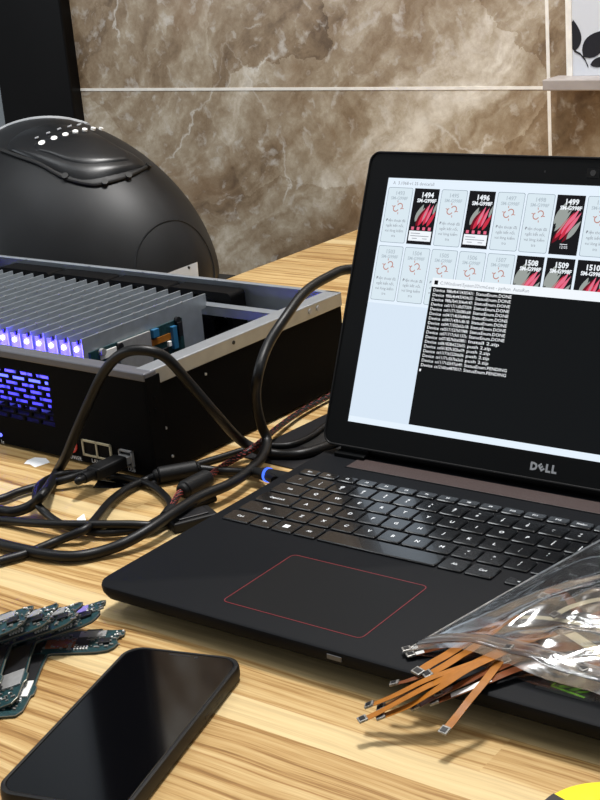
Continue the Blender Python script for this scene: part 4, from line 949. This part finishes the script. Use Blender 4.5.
# ------------------------------------------------------------------ clear zip bag
BO = Vector((140, -170, 0))
bag = thing('zip_bag', (BO.x, BO.y, 23), 'clear plastic zip bag of ribbon cables lying on the right of the laptop keyboard', 'plastic bag')
MO = smoothpath([(38.5, -254, 0), (60, -248, 0), (84, -245.5, 0), (122, -249, 0), (158, -249.5, 0), (240, -257, 0)], 12)
FE = [Vector((78, -44, 0)), Vector((262, -60, 0))]
NU, NV = 70, 56
def bagxy(u, v):
    i = u * (len(MO) - 1); k = min(int(i), len(MO) - 2); p = MO[k].lerp(MO[k + 1], i - k); q = FE[0].lerp(FE[1], u); return p.lerp(q, v)
def fold(x, y):
    s = 0
    for (cx, cy, ang, ln, wd, h) in ((100, -172, 62, 70, 7, 5), (120, -200, 20, 60, 5, -5), (85, -205, 70, 34, 4, 4), (135, -150, 48, 60, 8, 7), (66, -228, 40, 20, 3, 3.0), (160, -205, 5, 50, 5, 5), (76, -150, 82, 60, 4, 2.5), (110, -222, 12, 46, 4, 3.5), (150, -175, 75, 40, 6, -5)):
        a = math.radians(ang); dx, dy = x - cx, y - cy; l = dx * math.cos(a) + dy * math.sin(a); t = -dx * math.sin(a) + dy * math.cos(a)
        s += h * math.exp(-(l / ln) ** 2 * 2) * math.exp(-(t / wd) ** 2)
    return s
def topz(u, v, p):
    env = (max(0, math.sin(math.pi * min(1, u * .9 + .0))) ** .55) * (max(0, math.sin(math.pi * min(v * .93 + .07, 1))) ** .6)
    a = p.x * .5 + p.y * .866; c = p.x * .866 - p.y * .5
    n = noise.noise(Vector((p.x * .018, p.y * .018, 1))) * 5
    r_ = (1 - abs(noise.noise(Vector((c * .038 + 3, a * .011, 9))))) ** 5 * 7
    return 26.0 + env * 11 + env * env * (n + r_ + fold(p.x, p.y))
b = MB(); b.M = Matrix.Translation((-BO.x, -BO.y, -23)); gt = []
for j in range(NV + 1):
    row = []
    for i in range(NU + 1):
        u, v = i / NU, j / NV; p = bagxy(u, v); z = topz(u, v, p)
        if v < .12: z += 3.0 * (1 - v / .12) * math.sin(math.pi * min(1, u * 1.5)) ** 2 if u < .667 else 0
        row.append(b.v((p.x, p.y, max(z, 25.9))))
    gt.append(row)
for j in range(NV):
    for i in range(NU): b.f([gt[j][i], gt[j][i + 1], gt[j + 1][i + 1], gt[j + 1][i]])
b.build('top_film', M_FILM, bag, smooth=180)
b = MB(); b.M = Matrix.Translation((-BO.x, -BO.y, -23)); gt = []
for j in range(9):
    gt.append([b.v((*bagxy(i / 24, j / 8)[:2], 25.4)) for i in range(25)])
for j in range(8):
    for i in range(24): b.f([gt[j][i], gt[j][i + 1], gt[j + 1][i + 1], gt[j + 1][i]])
b.build('bottom_film', M_FILM, bag, smooth=180)
def lipz(u, v, p): return max(topz(u, v, p) + (3.0 * (1 - v / .12) * math.sin(math.pi * min(1, u * 1.5)) ** 2 if u < .667 and v < .12 else 0), 25.9)
zs = bpy.data.objects.new('zip_strip', None)
b = MB(); b.M = Matrix.Translation((-BO.x, -BO.y, -23)); rows = []
prof = [(.045, .25), (.052, .5), (.058, 1.5), (.064, .5), (.078, .4), (.086, 1.5), (.093, .5), (.104, .25)]
for v, dz in prof:
    rows.append([b.v((*bagxy(i / 80, v)[:2], lipz(i / 80, v, bagxy(i / 80, v)) + dz)) for i in range(81)])
for a, c in zip(rows, rows[1:]):
    for i in range(80): b.f([a[i], a[i + 1], c[i + 1], c[i]])
bpy.data.objects.remove(zs)
b.build('zip_strip', M_SEAM, bag, smooth=180)
b = MB(); b.M = Matrix.Translation((-BO.x, -BO.y, -23)); P = [(*bagxy(0.004, v / 40)[:2], lipz(0.004, v / 40, bagxy(0.004, v / 40)) + .2) for v in range(41)]
b.tube(P, .45, 6); b.build('edge_seam', M_SEAM, bag, smooth=True)
# ------------------------------------------------------------------ yellow and black tape roll at the lower right corner
tr = thing('tape_roll', (193, -319, 0), 'yellow and black round tape roll at the bottom right corner of the desk', 'tape roll')
def annulus(b, r0, r1, z0, z1, a0=0, a1=360, n=64):
    st_ = [math.radians(a0 + (a1 - a0) * i / n) for i in range(n + 1)]
    rr = [[(r0 * math.cos(t), r0 * math.sin(t), z0), (r1 * math.cos(t), r1 * math.sin(t), z0), (r1 * math.cos(t), r1 * math.sin(t), z1), (r0 * math.cos(t), r0 * math.sin(t), z1)] for t in st_]
    b.loft(rr, cap=a1 - a0 < 360)
b = MB(); annulus(b, 19, 35, 0, 8); b.build('tape', M_YELLOW, tr, smooth=40, bevel=.6)
b = MB(); annulus(b, 16, 19.2, 0, 8.1); b.build('core', M_FLEXC, tr, smooth=40)
for a in (164, 224, 284, 344, 44, 104):
    b = MB(); annulus(b, 20, 35.1, 2, 8.1, a, a + 16, 8); b.build('black_stripe', M_CHIP, tr)
